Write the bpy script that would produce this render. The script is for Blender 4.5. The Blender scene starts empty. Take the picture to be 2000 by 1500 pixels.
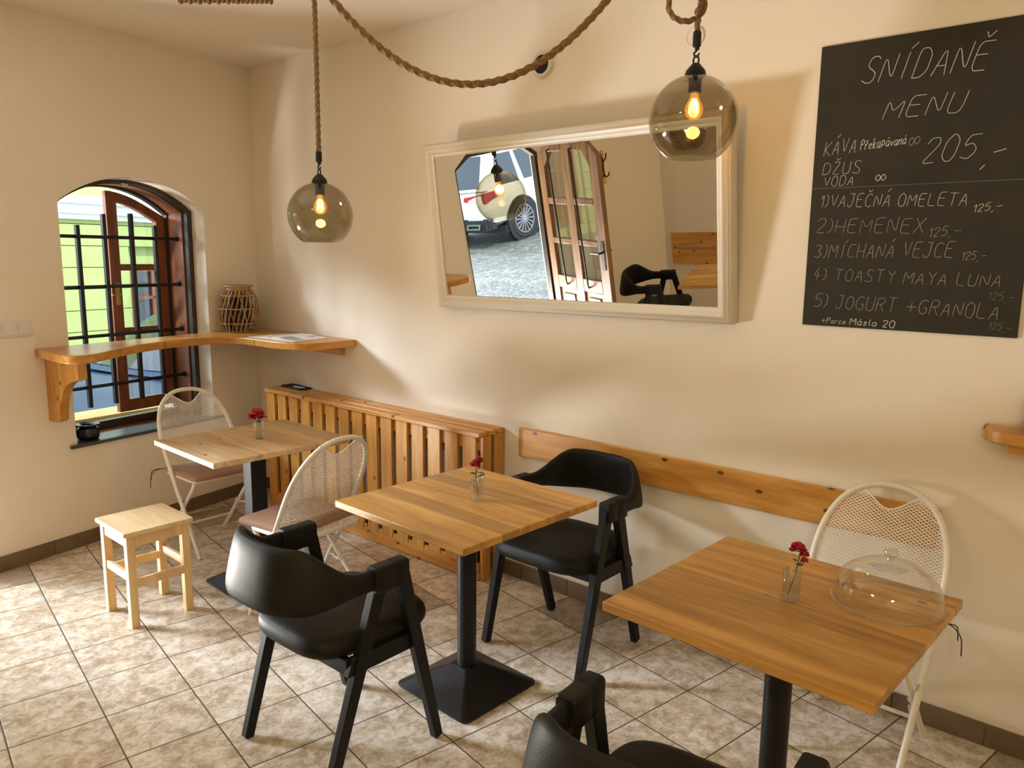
import bpy, bmesh, math, random
from mathutils import Vector, Matrix
PI = math.pi
R = math.radians
random.seed(7)
S = bpy.context.scene
C = S.collection

# ------------------------------------------------------------------ camera
CAM = Vector((4.8709, -2.9551, 1.6608))
cam_d = bpy.data.cameras.new('camera')
cam = bpy.data.objects.new('camera', cam_d)
C.objects.link(cam)
cr, cu, cf = (.75769, .65252, .0111), (-.11418, .1158, .98669), (-.64254, .74887, -.16225)
cam.matrix_world = Matrix(((cr[0], cu[0], -cf[0], CAM.x), (cr[1], cu[1], -cf[1], CAM.y), (cr[2], cu[2], -cf[2], CAM.z), (0, 0, 0, 1)))
cam_d.sensor_width = 36
cam_d.lens = 1518.91 / 2000 * 36
cam_d.clip_start = .02
S.camera = cam

# ------------------------------------------------------------------ exposure, sky, lights
S.view_settings.view_transform = 'Standard'
S.view_settings.look = 'None'
S.view_settings.gamma = 1
S.view_settings.use_curve_mapping = False
S.view_settings.exposure = 0.0
S.cycles.max_bounces = 10
S.cycles.diffuse_bounces = 5
S.cycles.glossy_bounces = 6
S.cycles.transmission_bounces = 8
S.cycles.transparent_max_bounces = 40
S.cycles.caustics_reflective = False
S.cycles.caustics_refractive = False
S.cycles.sample_clamp_indirect = 6

W = bpy.data.worlds.new('overcast_sky')
S.world = W
W.use_nodes = True
bg = W.node_tree.nodes['Background']
bg.inputs[0].default_value = (.70, .85, 1.0, 1)
bg.inputs[1].default_value = 3.1


def area_light(name, loc, aim, sx, sy, power, col, spread=180):
    d = bpy.data.lights.new(name, 'AREA')
    d.shape = 'RECTANGLE'
    d.size, d.size_y, d.energy, d.color, d.spread = sx, sy, power, col, R(spread)
    o = bpy.data.objects.new(name, d)
    C.objects.link(o)
    o.location = loc
    o.rotation_euler = (Vector(aim) - Vector(loc)).to_track_quat('-Z', 'Y').to_euler()
    return o


# open sky between the roofs across the street, shining in through the open door
area_light('sky_over_street', (-10.9, -8.2, 6.4), (1.6, -1.2, .6), 4.0, 3.0, 700, (.84, .92, 1.0), 60)
sun_d = bpy.data.lights.new('sun', 'SUN')
sun_d.energy, sun_d.angle, sun_d.color = 4.0, R(1.5), (1.0, .95, .86)
sun = bpy.data.objects.new('sun', sun_d)
C.objects.link(sun)
sun.rotation_euler = Vector((-.60, -.18, -.78)).to_track_quat('-Z', 'Y').to_euler()

# ------------------------------------------------------------------ wall frame of the slanting window wall
LW = Vector((.18966, -.98185, 0))      # along the wall, away from the corner
NO = Vector((-.98185, -.18966, 0))     # outwards


def P(s, d, z):
    return LW * s + NO * d + Vector((0, 0, z))


CEIL = 2.8635
# added area lamp that imitates bounce off the paving right outside the door
area_light('added_paving_bounce', P(2.45, 1.0, -.09), (3.3, -.1, 2.1), 1.0, .8, 310, (1.0, .96, .88), 150)

# ------------------------------------------------------------------ helpers


def lerp(a, b, t):
    return a + (b - a) * t


class MB:
    def __init__(s):
        s.v, s.f = [], []

    def add(s, vs, fs):
        o = len(s.v)
        s.v += [tuple(v) for v in vs]
        s.f += [[i + o for i in f] for f in fs]
        return s

    def box(s, a, b, M=None):
        x0, y0, z0 = a
        x1, y1, z1 = b
        vs = [Vector(q) for q in ((x0, y0, z0), (x1, y0, z0), (x1, y1, z0), (x0, y1, z0), (x0, y0, z1), (x1, y0, z1), (x1, y1, z1), (x0, y1, z1))]
        if M:
            vs = [M @ q for q in vs]
        return s.add(vs, [(0, 3, 2, 1), (4, 5, 6, 7), (0, 1, 5, 4), (1, 2, 6, 5), (2, 3, 7, 6), (3, 0, 4, 7)])

    def hexa(s, pts):
        return s.add(pts, [(0, 3, 2, 1), (4, 5, 6, 7), (0, 1, 5, 4), (1, 2, 6, 5), (2, 3, 7, 6), (3, 0, 4, 7)])

    def beam(s, p0, p1, w, h, side=(1, 0, 0), w2=None, h2=None):
        p0, p1 = Vector(p0), Vector(p1)
        t = (p1 - p0).normalized()
        a = Vector(side)
        a = (a - t * a.dot(t)).normalized()
        b = t.cross(a)
        w2 = w if w2 is None else w2
        h2 = h if h2 is None else h2
        vs = []
        for p, ww, hh in ((p0, w, h), (p1, w2, h2)):
            for i, j in ((-1, -1), (1, -1), (1, 1), (-1, 1)):
                vs.append(p + a * (i * ww / 2) + b * (j * hh / 2))
        return s.hexa(vs)

    def tube(s, pts, r, n=10, closed=False, lobes=0, twist=0, phase=0):
        pts = [Vector(p) for p in pts]
        m = len(pts)
        rs = r if isinstance(r, (list, tuple)) else [r] * m
        up = None
        rings = []
        L = 0
        for i, p in enumerate(pts):
            a = pts[(i - 1) % m] if (closed or i > 0) else p
            b = pts[(i + 1) % m] if (closed or i < m - 1) else p
            t = (b - a).normalized()
            if up is None:
                up = Vector((0, 0, 1)) if abs(t.z) < .9 else Vector((0, 1, 0))
            up = (up - t * up.dot(t)).normalized()
            sd = t.cross(up)
            if i:
                L += (p - pts[i - 1]).length
            ring = []
            for k in range(n):
                th = 2 * PI * k / n
                rr = rs[i]
                if lobes:
                    rr *= 1 + .16 * math.cos(lobes * th)
                th2 = th + twist * L + phase
                ring.append(p + (up * math.cos(th2) + sd * math.sin(th2)) * rr)
            rings.append(ring)
        vs = [q for ring in rings for q in ring]
        fs = []
        for i in range(m if closed else m - 1):
            j = (i + 1) % m
            for k in range(n):
                l = (k + 1) % n
                fs.append((i * n + k, i * n + l, j * n + l, j * n + k))
        if not closed:
            fs.append(tuple(range(n))[::-1])
            fs.append(tuple((m - 1) * n + k for k in range(n)))
        return s.add(vs, fs)

    def lathe(s, prof, n=32, M=None, closed=False):
        vs, fs, idx = [], [], []
        for r, z in prof:
            if r < 1e-6:
                idx.append([len(vs)] * n)
                vs.append(Vector((0, 0, z)))
            else:
                idx.append(list(range(len(vs), len(vs) + n)))
                vs += [Vector((r * math.cos(2 * PI * k / n), r * math.sin(2 * PI * k / n), z)) for k in range(n)]
        m = len(prof)
        for i in range(m if closed else m - 1):
            j = (i + 1) % m
            for k in range(n):
                l = (k + 1) % n
                q = [idx[i][k], idx[i][l], idx[j][l], idx[j][k]]
                q2 = []
                for x in q:
                    if x not in q2:
                        q2.append(x)
                if len(q2) > 2:
                    fs.append(q2)
        if M:
            vs = [M @ q for q in vs]
        return s.add(vs, fs)

    def prism(s, poly, fn, d0, d1):
        n = len(poly)
        vs = [fn(u, v, d0) for u, v in poly] + [fn(u, v, d1) for u, v in poly]
        fs = [tuple(range(n))[::-1], tuple(range(n, 2 * n))]
        fs += [(i, (i + 1) % n, n + (i + 1) % n, n + i) for i in range(n)]
        return s.add(vs, fs)

    def ring(s, outer, inner, fn, d0, d1):
        n = len(outer)
        vs = []
        for d in (d0, d1):
            vs += [fn(u, v, d) for u, v in outer] + [fn(u, v, d) for u, v in inner]
        fs = []
        for i in range(n):
            j = (i + 1) % n
            fs += [(i, j, n + j, n + i), (2 * n + i, 3 * n + i, 3 * n + j, 2 * n + j), (i, 2 * n + i, 2 * n + j, j), (n + i, n + j, 3 * n + j, 3 * n + i)]
        return s.add(vs, fs)

    def grid(s, rows, cu=False, cv=False, cap=False):
        m, n = len(rows), len(rows[0])
        vs = [q for r in rows for q in r]
        fs = []
        for i in range(m if cv else m - 1):
            for k in range(n if cu else n - 1):
                a, b = (i + 1) % m, (k + 1) % n
                fs.append((i * n + k, i * n + b, a * n + b, a * n + k))
        if cap:
            fs.append(tuple(range(n))[::-1])
            fs.append(tuple((m - 1) * n + k for k in range(n)))
        return s.add(vs, fs)

    def build(s, name, m, parent=None, smooth=35, bevel=0, seg=2, solid=0):
        me = bpy.data.meshes.new(name)
        me.from_pydata(s.v, [], s.f)
        bm = bmesh.new()
        bm.from_mesh(me)
        bmesh.ops.recalc_face_normals(bm, faces=bm.faces)
        bm.to_mesh(me)
        bm.free()
        if smooth:
            me.polygons.foreach_set('use_smooth', [True] * len(me.polygons))
            me.set_sharp_from_angle(angle=R(smooth))
        me.materials.append(m)
        o = bpy.data.objects.new(name, me)
        C.objects.link(o)
        if parent:
            o.parent = parent
        if solid:
            md = o.modifiers.new('thickness', 'SOLIDIFY')
            md.thickness = solid
            md.offset = -1
        if bevel:
            md = o.modifiers.new('edge', 'BEVEL')
            md.width, md.segments, md.limit_method, md.angle_limit = bevel, seg, 'ANGLE', R(40)
            md.harden_normals = False
        return o


def tag(o, label=None, cat=None, group=None, kind=None):
    if label:
        o['label'] = label
    if cat:
        o['category'] = cat
    if group:
        o['group'] = group
    if kind:
        o['kind'] = kind
    return o


def thing(name, label, cat, loc=(0, 0, 0), rz=0, group=None):
    o = bpy.data.objects.new(name, None)
    C.objects.link(o)
    o.empty_display_size = .05
    o.location = loc
    o.rotation_euler = (0, 0, rz)
    return tag(o, label, cat, group)


def copy_tree(o, loc=None, rz=None, label=None, parent=None):
    c = o.copy()
    C.objects.link(c)
    if parent:
        c.parent = parent
    if loc is not None:
        c.location = loc
    if rz is not None:
        c.rotation_euler = (0, 0, rz)
    if label:
        c['label'] = label
    for ch in list(o.children):
        copy_tree(ch, parent=c)
    return c


def smoothstep(t):
    t = min(1, max(0, t))
    return t * t * (3 - 2 * t)


def rrect(x0, y0, x1, y1, r, n=6):
    out = []
    for cx, cy, a0 in ((x1 - r, y0 + r, -90), (x1 - r, y1 - r, 0), (x0 + r, y1 - r, 90), (x0 + r, y0 + r, 180)):
        for k in range(n + 1):
            a = R(a0 + 90 * k / n)
            out.append((cx + r * math.cos(a), cy + r * math.sin(a)))
    return out


def spline(pts, n=8):
    pts = [Vector(p) for p in pts]
    out = []
    for i in range(len(pts) - 1):
        p0, p1, p2, p3 = pts[max(i - 1, 0)], pts[i], pts[i + 1], pts[min(i + 2, len(pts) - 1)]
        for k in range(n):
            t = k / n
            out.append(.5 * ((2 * p1) + (p2 - p0) * t + (2 * p0 - 5 * p1 + 4 * p2 - p3) * t * t + (3 * p1 - p0 - 3 * p2 + p3) * t ** 3))
    out.append(pts[-1])
    return out


# ------------------------------------------------------------------ materials
class Mat:
    def __init__(s, name):
        s.m = bpy.data.materials.new(name)
        s.m.use_nodes = True
        s.t = s.m.node_tree
        s.b = s.t.nodes['Principled BSDF']
        s.out = s.t.nodes['Material Output']

    def n(s, typ, ins=None, **attrs):
        nd = s.t.nodes.new('ShaderNode' + typ)
        for k, v in attrs.items():
            setattr(nd, k, v)
        for k, v in (ins or {}).items():
            s.set(nd.inputs[k], v)
        return nd

    def set(s, sock, v):
        if isinstance(v, bpy.types.NodeSocket):
            s.t.links.new(v, sock)
        elif isinstance(v, (tuple, list)) and len(v) == 3 and sock.type == 'RGBA':
            sock.default_value = (*v, 1)
        else:
            sock.default_value = v

    def math(s, op, a, b=0.0, c=None):
        nd = s.n('Math', {0: a, 1: b}, operation=op)
        if c is not None:
            s.set(nd.inputs[2], c)
        return nd.outputs[0]

    def ramp(s, fac, stops):
        nd = s.n('ValToRGB', {0: fac})
        el = nd.color_ramp.elements
        while len(el) < len(stops):
            el.new(.5)
        for e, (p, c) in zip(el, stops):
            e.position = p
            e.color = (*c, 1) if len(c) == 3 else c
        return nd.outputs[0]

    def mix(s, fac, a, b, typ='MIX'):
        nd = s.n('Mix', data_type='RGBA', blend_type=typ)
        s.set(nd.inputs[0], fac)
        s.set(nd.inputs[6], a)
        s.set(nd.inputs[7], b)
        return nd.outputs[2]

    def noise(s, vec, scale, detail=4, rough=.5, dist=0):
        return s.n('TexNoise', {'Vector': vec, 'Scale': scale, 'Detail': detail, 'Roughness': rough, 'Distortion': dist}).outputs[0]

    def coord(s):
        return s.n('TexCoord').outputs['Object']

    def bump(s, h, strength=.2, dist=.01):
        nd = s.n('Bump', {'Strength': strength, 'Distance': dist, 'Height': h})
        s.set(s.b.inputs['Normal'], nd.outputs[0])

    def p(s, **k):
        for key, v in k.items():
            s.set(s.b.inputs[{'col': 'Base Color', 'rough': 'Roughness', 'metal': 'Metallic', 'spec': 'Specular IOR Level', 'coat': 'Coat Weight', 'emit': 'Emission Color', 'es': 'Emission Strength', 'sheen': 'Sheen Weight'}[key]], v)
        return s


def plain(name, col, rough=.5, metal=0, bump=0, bscale=200, var=.06, coat=0, spec=.5):
    m = Mat(name)
    c = m.coord()
    nz = m.noise(c, 9, 3)
    m.p(col=m.mix(nz, tuple(x * (1 - var) for x in col), tuple(min(1, x * (1 + var)) for x in col)), rough=rough, metal=metal, coat=coat, spec=spec)
    if bump:
        m.bump(m.noise(c, bscale, 3), bump, .002)
    return m.m


def wood(name, dark, mid, light, grain='X', cross='Y', plank=0, off=0.0, rough=.42, var=.18, knots=.0, scale=1.0, spec=.4):
    m = Mat(name)
    c = m.coord()
    rnd = m.n('ObjectInfo').outputs['Random']
    sp = m.n('SeparateXYZ', {0: c})
    ax = {'X': sp.outputs[0], 'Y': sp.outputs[1], 'Z': sp.outputs[2]}
    third = [a for a in 'XYZ' if a not in (grain, cross)][0]
    g, a, b = ax[grain], ax[cross], ax[third]
    shift = m.math('MULTIPLY', rnd, 13.7)
    bright = None
    if plank:
        idx = m.math('FLOOR', m.math('DIVIDE', m.math('ADD', a, off), plank))
        wn = m.n('TexWhiteNoise', {'W': m.math('ADD', idx, shift)}, noise_dimensions='1D').outputs[0]
        shift = m.math('ADD', shift, m.math('MULTIPLY', wn, 9.0))
        bright = m.math('ADD', m.math('MULTIPLY', wn, 2 * var), 1 - var)
    v = m.n('CombineXYZ', {0: m.math('ADD', m.math('MULTIPLY', g, 1.6 * scale), shift), 1: m.math('MULTIPLY', a, 14 * scale), 2: m.math('MULTIPLY', b, 14 * scale)}).outputs[0]
    n1 = m.noise(v, 1.3, 5, .55, .7)
    v2 = m.n('VectorMath', {0: v, 1: (1.5, 7, 7)}, operation='MULTIPLY').outputs[0]
    n2 = m.noise(v2, 2.2, 3, .6)
    fac = m.math('ADD', m.math('MULTIPLY', n1, .72), m.math('MULTIPLY', n2, .28))
    col = m.ramp(fac, [(.32, dark), (.5, mid), (.66, light)])
    if knots:
        vk = m.n('CombineXYZ', {0: m.math('ADD', m.math('MULTIPLY', g, 7.0), shift), 1: m.math('MULTIPLY', a, 13), 2: m.math('MULTIPLY', b, 2.0)}).outputs[0]
        vo = m.n('TexVoronoi', {'Vector': vk, 'Scale': 1.0, 'Randomness': 1.0}, voronoi_dimensions='2D')
        k = m.ramp(vo.outputs[0], [(.0, (1, 1, 1)), (.055 + .08 * knots, (1, 1, 1)), (.1 + .14 * knots, (0, 0, 0))])
        gate = m.math('GREATER_THAN', m.n('SeparateColor', {0: vo.outputs[1]}).outputs[0], 1 - knots)
        col = m.mix(m.math('MULTIPLY', k, gate), col, tuple(x * .28 for x in dark))
    if bright is not None:
        hs = m.n('HueSaturation', {'Value': bright, 'Color': col})
        col = hs.outputs[0]
    m.p(col=col, rough=rough, spec=spec)
    m.bump(n2, .06, .002)
    return m.m


def thin_glass(name, tint, refl=.9, rough=.02, base=.035):
    m = Mat(name)
    lw = m.n('LayerWeight', {0: .5}).outputs['Facing']
    fac = m.math('ADD', m.math('MULTIPLY', m.math('POWER', lw, 4.0), refl * .8), base)
    tr = m.n('BsdfTransparent', {0: tint})
    gl = m.n('BsdfGlossy', {'Color': (1, 1, 1), 'Roughness': rough})
    mx = m.n('MixShader', {0: fac, 1: tr.outputs[0], 2: gl.outputs[0]})
    m.set(m.out.inputs[0], mx.outputs[0])
    return m.m


def emit(name, col, st):
    m = Mat(name)
    m.p(col=col, emit=col, es=st)
    return m.m


def plaster(name, col):
    m = Mat(name)
    c = m.coord()
    a = m.noise(c, 1.1, 4, .6)
    m.p(col=m.mix(a, tuple(x * .95 for x in col), tuple(x * 1.03 for x in col)), rough=.88, spec=.2)
    h = m.math('ADD', m.math('MULTIPLY', m.noise(c, 12, 5, .6), .8), m.math('MULTIPLY', m.noise(c, 130, 3, .6), .14))
    m.bump(h, .25, .008)
    return m.m


def floor_tiles():
    m = Mat('glazed_stone_tiles')
    c = m.coord()
    sp = m.n('SeparateXYZ', {0: c})
    x, y = m.math('SUBTRACT', sp.outputs[0], 1.4954), m.math('SUBTRACT', sp.outputs[1], -1.8424)
    th = 1.3964
    ct, st = math.cos(th) / .3, math.sin(th) / .3
    u = m.math('ADD', m.math('MULTIPLY', x, ct), m.math('MULTIPLY', y, st))
    v = m.math('SUBTRACT', m.math('MULTIPLY', x, st), m.math('MULTIPLY', y, ct))
    fu, fv = m.math('FRACT', u), m.math('FRACT', v)
    iu, iv = m.math('FLOOR', u), m.math('FLOOR', v)
    edge = m.math('MINIMUM', m.math('MINIMUM', fu, m.math('SUBTRACT', 1.0, fu)), m.math('MINIMUM', fv, m.math('SUBTRACT', 1.0, fv)))
    wn = m.n('TexWhiteNoise', {'Vector': m.n('CombineXYZ', {0: iu, 1: iv, 2: 3.0}).outputs[0]}, noise_dimensions='3D')
    off = m.n('VectorMath', {0: m.n('CombineXYZ', {0: u, 1: v, 2: 0.0}).outputs[0], 1: m.n('VectorMath', {0: wn.outputs[1], 1: (30, 30, 30)}, operation='MULTIPLY').outputs[0]}, operation='ADD').outputs[0]
    n1 = m.noise(off, 5.5, 8, .66, .5)
    n2 = m.noise(off, 1.6, 4, .55)
    n3 = m.noise(off, 21, 4, .6, .3)
    f = m.math('ADD', m.math('ADD', m.math('MULTIPLY', n1, .55), m.math('MULTIPLY', n2, .22)), m.math('MULTIPLY', n3, .23))
    col = m.ramp(f, [(.36, (.33, .25, .175)), (.45, (.46, .38, .29)), (.51, (.62, .55, .46)), (.60, (.77, .74, .69))])
    dk = m.math('GREATER_THAN', wn.outputs[0], .93)
    col = m.mix(m.math('MULTIPLY', dk, .55), col, (.17, .125, .085))
    g = m.math('LESS_THAN', edge, .0085)
    col = m.mix(g, col, (.085, .065, .048))
    m.p(col=col, rough=m.math('ADD', m.math('MULTIPLY', g, .4), .3), spec=.35)
    m.bump(m.math('ADD', m.math('MULTIPLY', m.n('MapRange', {0: edge, 1: .0, 2: .02, 3: 0.0, 4: 1.0}).outputs[0], 1.0), m.math('MULTIPLY', n1, .25)), .25, .003)
    return m.m


def cobbles():
    m = Mat('granite_cobbles')
    c = m.coord()
    w = m.n('VectorMath', {0: c, 1: m.n('VectorMath', {0: m.n('TexNoise', {'Vector': c, 'Scale': .7, 'Detail': 2.0}).outputs[1], 1: (.5, .5, .5)}, operation='MULTIPLY').outputs[0]}, operation='ADD').outputs[0]
    vo = m.n('TexVoronoi', {'Vector': w, 'Scale': 9.0, 'Randomness': .55}, feature='DISTANCE_TO_EDGE')
    v2 = m.n('TexVoronoi', {'Vector': w, 'Scale': 9.0, 'Randomness': .55})
    bw = m.n('RGBToBW', {0: v2.outputs[1]}).outputs[0]
    st = m.ramp(bw, [(.2, (.095, .10, .085)), (.8, (.18, .185, .165))])
    col = m.mix(m.ramp(vo.outputs[0], [(.02, (0, 0, 0)), (.09, (1, 1, 1))]), (.07, .07, .06), st)
    m.p(col=col, rough=.6)
    m.bump(m.ramp(vo.outputs[0], [(0, (0, 0, 0)), (.2, (1, 1, 1))]), .6, .02)
    return m.m


def rope_mat():
    m = Mat('jute_rope')
    c = m.coord()
    n = m.noise(c, 160, 4, .7)
    m.p(col=m.ramp(n, [(.3, (.13, .075, .035)), (.55, (.27, .165, .085)), (.75, (.42, .29, .16))]), rough=.9, spec=.1)
    m.bump(n, .6, .003)
    return m.m


M = {}
M['plaster'] = plaster('warm_white_plaster', (.81, .755, .67))
M['floor'] = floor_tiles()
M['cobbles'] = cobbles()
M['skirting'] = plain('brown_skirting_tile', (.155, .11, .072), .4, bump=.1, bscale=40, var=.35)
oak = ((.29, .135, .028), (.46, .24, .055), (.60, .35, .10))
M['oak'] = wood('oak_boards', *oak, plank=.0885, off=.35, rough=.38, var=.2, knots=.05)
M['oak_pale'] = wood('pale_oak_boards', (.33, .21, .10), (.50, .345, .18), (.63, .47, .28), plank=.12, off=.36, rough=.42, var=.16, knots=.1)
pine = ((.40, .165, .03), (.58, .285, .065), (.70, .39, .11))
M['pine_x'] = wood('varnished_pine', *pine, grain='X', cross='Z', knots=.25, rough=.35)
M['pine_z'] = wood('varnished_pine_upright', *pine, grain='Z', cross='X', plank=.12867, off=0.0, knots=.13, rough=.35, var=.12)
M['pine_shelf'] = wood('varnished_pine_shelf', (.36, .15, .025), (.50, .24, .05), (.62, .33, .085), grain='Y', cross='X', knots=.08, rough=.3)
M['stool'] = wood('raw_pine', (.58, .40, .20), (.70, .52, .29), (.78, .62, .38), grain='X', cross='Y', knots=.04, rough=.5)
M['stool_z'] = wood('raw_pine_leg', (.60, .38, .17), (.70, .48, .24), (.78, .58, .33), grain='Z', cross='X', knots=.05, rough=.5)
M['dark_window'] = plain('dark_brown_painted_wood', (.035, .022, .016), .4)
M['red_window'] = wood('red_brown_stained_wood', (.13, .043, .019), (.21, .075, .034), (.28, .11, .052), grain='Z', cross='X', rough=.35)
M['door_wood'] = wood('brown_stained_door_wood', (.12, .055, .025), (.22, .11, .055), (.31, .17, .09), grain='Z', cross='X', rough=.4)
M['iron'] = plain('black_wrought_iron', (.012, .012, .013), .45, .3)
M['slate'] = plain('dark_slate', (.05, .06, .07), .3, bump=.05)
M['leather'] = plain('black_leather', (.010, .0095, .0085), .5, bump=.25, bscale=260, var=.2, spec=.2)
M['black_wood'] = plain('black_stained_wood', (.0065, .007, .0085), .42, bump=.05, bscale=90, spec=.25)
M['black_metal'] = plain('black_powder_coat', (.008, .0085, .0095), .4, bump=.08, bscale=400, spec=.3)
M['white_metal'] = plain('cream_white_enamel', (.76, .72, .65), .35)
M['cushion'] = plain('brown_cushion_cloth', (.34, .215, .155), .85, bump=.3, bscale=350, spec=.1)
M['tie'] = plain('dark_brown_ribbon', (.06, .04, .03), .8)
M['rope'] = rope_mat()
M['smoke'] = thin_glass('smoked_glass', (.785, .755, .675), .75)
M['shadow_glass'] = thin_glass('shadow_tinted_glass', (.42, .38, .33), .6)  # tint darkened to imitate the shade inside the lantern
M['clear'] = thin_glass('clear_glass', (.968, .968, .958), .95, base=.055)
M['clear_thick'] = thin_glass('thick_clear_glass', (.92, .92, .895), .95, base=.10)
M['pane'] = thin_glass('window_glass', (.95, .97, .96), .7, base=.10)
M['amber'] = thin_glass('amber_glass', (1.0, .70, .26), .3)
_t = M['amber'].node_tree
_e = _t.nodes.new('ShaderNodeEmission')
_e.inputs[0].default_value, _e.inputs[1].default_value = (1.0, .48, .10, 1), .55
_a = _t.nodes.new('ShaderNodeAddShader')
_o = _t.nodes['Material Output']
_t.links.new(_o.inputs[0].links[0].from_socket, _a.inputs[0])
_t.links.new(_e.outputs[0], _a.inputs[1])
_t.links.new(_a.outputs[0], _o.inputs[0])
M['filament'] = emit('glowing_filament', (1.0, .62, .20), 60)
M['bulb_glow'] = None
M['water'] = thin_glass('water', (.93, .97, .95), .3)
M['mirror_frame'] = plain('cream_lacquered_frame', (.62, .565, .48), .38)
mm = Mat('silvered_mirror')
mm.p(col=(.94, .94, .93), metal=1.0, rough=.0)
M['mirror'] = mm.m
M['chalkboard'] = plain('blackboard_paint', (.030, .027, .021), .7, bump=.05, var=.3, spec=.25)
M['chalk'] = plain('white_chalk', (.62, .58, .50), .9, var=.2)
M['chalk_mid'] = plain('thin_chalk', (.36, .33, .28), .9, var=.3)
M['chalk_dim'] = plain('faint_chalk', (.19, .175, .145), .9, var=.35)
M['pen'] = plain('white_chalk_marker', (.80, .78, .74), .8)
M['white_plastic'] = plain('white_plastic', (.72, .70, .66), .35)
M['steel'] = plain('brushed_steel', (.55, .54, .52), .25, 1.0)
M['brass'] = plain('aged_brass', (.55, .38, .12), .35, .9)
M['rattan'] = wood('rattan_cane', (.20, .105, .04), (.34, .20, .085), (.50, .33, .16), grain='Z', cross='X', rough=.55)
M['petal'] = plain('crimson_petals', (.42, .012, .035), .6, var=.3)
M['leaf'] = plain('rose_leaf', (.035, .075, .025), .5, var=.3)
M['paper'] = plain('printed_paper', (.74, .73, .74), .6, var=.03)
M['radiator'] = plain('white_radiator_enamel', (.42, .40, .37), .4)
M['green'] = plain('lime_green_render', (.38, .48, .16), .85, bump=.1, bscale=40, var=.12)
M['cornice'] = plain('white_stucco', (.86, .85, .82), .8)
M['car_white'] = plain('white_car_paint', (.86, .87, .88), .2, coat=.6, var=.01)
M['car_blue'] = plain('dark_blue_car_paint', (.02, .04, .10), .3, coat=.06, var=.02, spec=.2)
M['car_glass'] = plain('tinted_car_glass', (.012, .02, .03), .06, spec=.9, var=.02)
M['tyre'] = plain('tyre_rubber', (.018, .018, .019), .75)
M['alloy'] = plain('alloy_rim', (.55, .56, .57), .28, .9)
M['red_lamp'] = plain('red_lamp_glass', (.42, .012, .03), .15, coat=.6)
M['headlamp'] = plain('clear_headlamp', (.72, .78, .82), .1, coat=.8)
M['black_trim'] = plain('black_car_plastic', (.015, .016, .018), .5)
M['sandstone'] = plain('yellow_sandstone', (.50, .36, .13), .85, bump=.2, bscale=60, var=.12)
M['pot'] = plain('black_glazed_pot', (.01, .01, .011), .2)
M['curtain'] = plain('pale_curtain_cloth', (.55, .55, .52), .9)

# ------------------------------------------------------------------ setting


def arch_path(s0, s1, zb, zs, rise, n=20):
    """closed outline, bottom first, then the segmental arch from s1 back to s0"""
    w = (s1 - s0) / 2
    Rr = (w * w + rise * rise) / (2 * rise)
    cz = zs + rise - Rr
    a = math.asin(min(1, w / Rr))
    out = [(s0, zb), (s1, zb)]
    for k in range(n + 1):
        t = a - 2 * a * k / n
        out.append(((s0 + s1) / 2 + Rr * math.sin(t), cz + Rr * math.cos(t)))
    return out


FX, FY = 6.8, -4.3
lw_end = FY / LW.y
c_front = LW * lw_end
mb = MB()
poly = [(0, 0), (FX, 0), (FX, FY), (c_front.x, FY)]
d0, d1 = P(2.80, 0, 0), P(1.92, 0, 0)
e0, e1 = P(3.10, .45, 0), P(1.86, .45, 0)
poly += [(d0.x, d0.y), (e0.x, e0.y), (e1.x, e1.y), (d1.x, d1.y)]
mb.prism(poly, lambda u, v, d: Vector((u, v, d)), -.12, 0)
tag(mb.build('floor', M['floor'], smooth=0), kind='structure')
mb = MB()
mb.box((-.6, -4.9, CEIL), (FX + .2, .3, CEIL + .15))
tag(mb.build('ceiling', M['plaster'], smooth=0), kind='structure')
mb = MB()
mb.box((-.6, 0, -.15), (FX + .2, .25, CEIL))
tag(mb.build('wall_back', M['plaster'], smooth=0), kind='structure')
mb = MB()
mb.box((c_front.x - .1, FY - .2, -.15), (FX + .2, FY, CEIL))
tag(mb.build('wall_front', M['plaster'], smooth=0), kind='structure')
mb = MB()
mb.box((FX, FY, -.15), (FX + .2, 0, CEIL))
tag(mb.build('wall_right', M['plaster'], smooth=0), kind='structure')

# window wall with an arched window hole and a doorway
TH = .45
win_f = arch_path(.412, 1.343, .57, 1.925, .16)
win_b = arch_path(.45, 1.31, .57, 1.91, .145)
door_f = [(1.92, -.15), (2.80, -.15), (2.80, 1.89), (2.655, 2.0), (2.065, 2.0), (1.92, 1.89)]
bm = bmesh.new()


def loop(pts, d):
    return [bm.verts.new(P(s, d, z)) for s, z in pts]


def wall_face(outer, holes):
    es = []
    for lp in [outer] + holes:
        for i in range(len(lp)):
            es.append(bm.edges.new((lp[i], lp[(i + 1) % len(lp)])))
    bmesh.ops.triangle_fill(bm, use_beauty=True, use_dissolve=False, edges=es)


outl = [(0, -.15), (1.92, -.15)]
# outline runs round the doorway so that the doorway is open at the floor
out_f = [(0, -.15), (1.92, -.15)] + [(s, z) for s, z in door_f[::-1][0:4]] + [(2.80, -.15), (lw_end, -.15), (lw_end, CEIL), (0, CEIL)]
out_b = [({1.92: 1.86, 2.065: 2.0, 2.655: 2.95, 2.80: 3.10}.get(s, s), z) for s, z in out_f]
of, ob = loop(out_f, 0), loop(out_b, TH)
wf, wb = loop(win_f, 0), loop(win_b, TH)
wall_face(of, [wf])
wall_face(ob, [wb])
for a, b in ((of, ob), (wf, wb)):
    for i in range(len(a)):
        j = (i + 1) % len(a)
        bm.faces.new((a[i], a[j], b[j], b[i]))
bmesh.ops.recalc_face_normals(bm, faces=bm.faces)
me = bpy.data.meshes.new('wall_left')
bm.to_mesh(me)
bm.free()
me.materials.append(M['plaster'])
wl = bpy.data.objects.new('wall_left', me)
C.objects.link(wl)
tag(wl, kind='structure')

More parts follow.
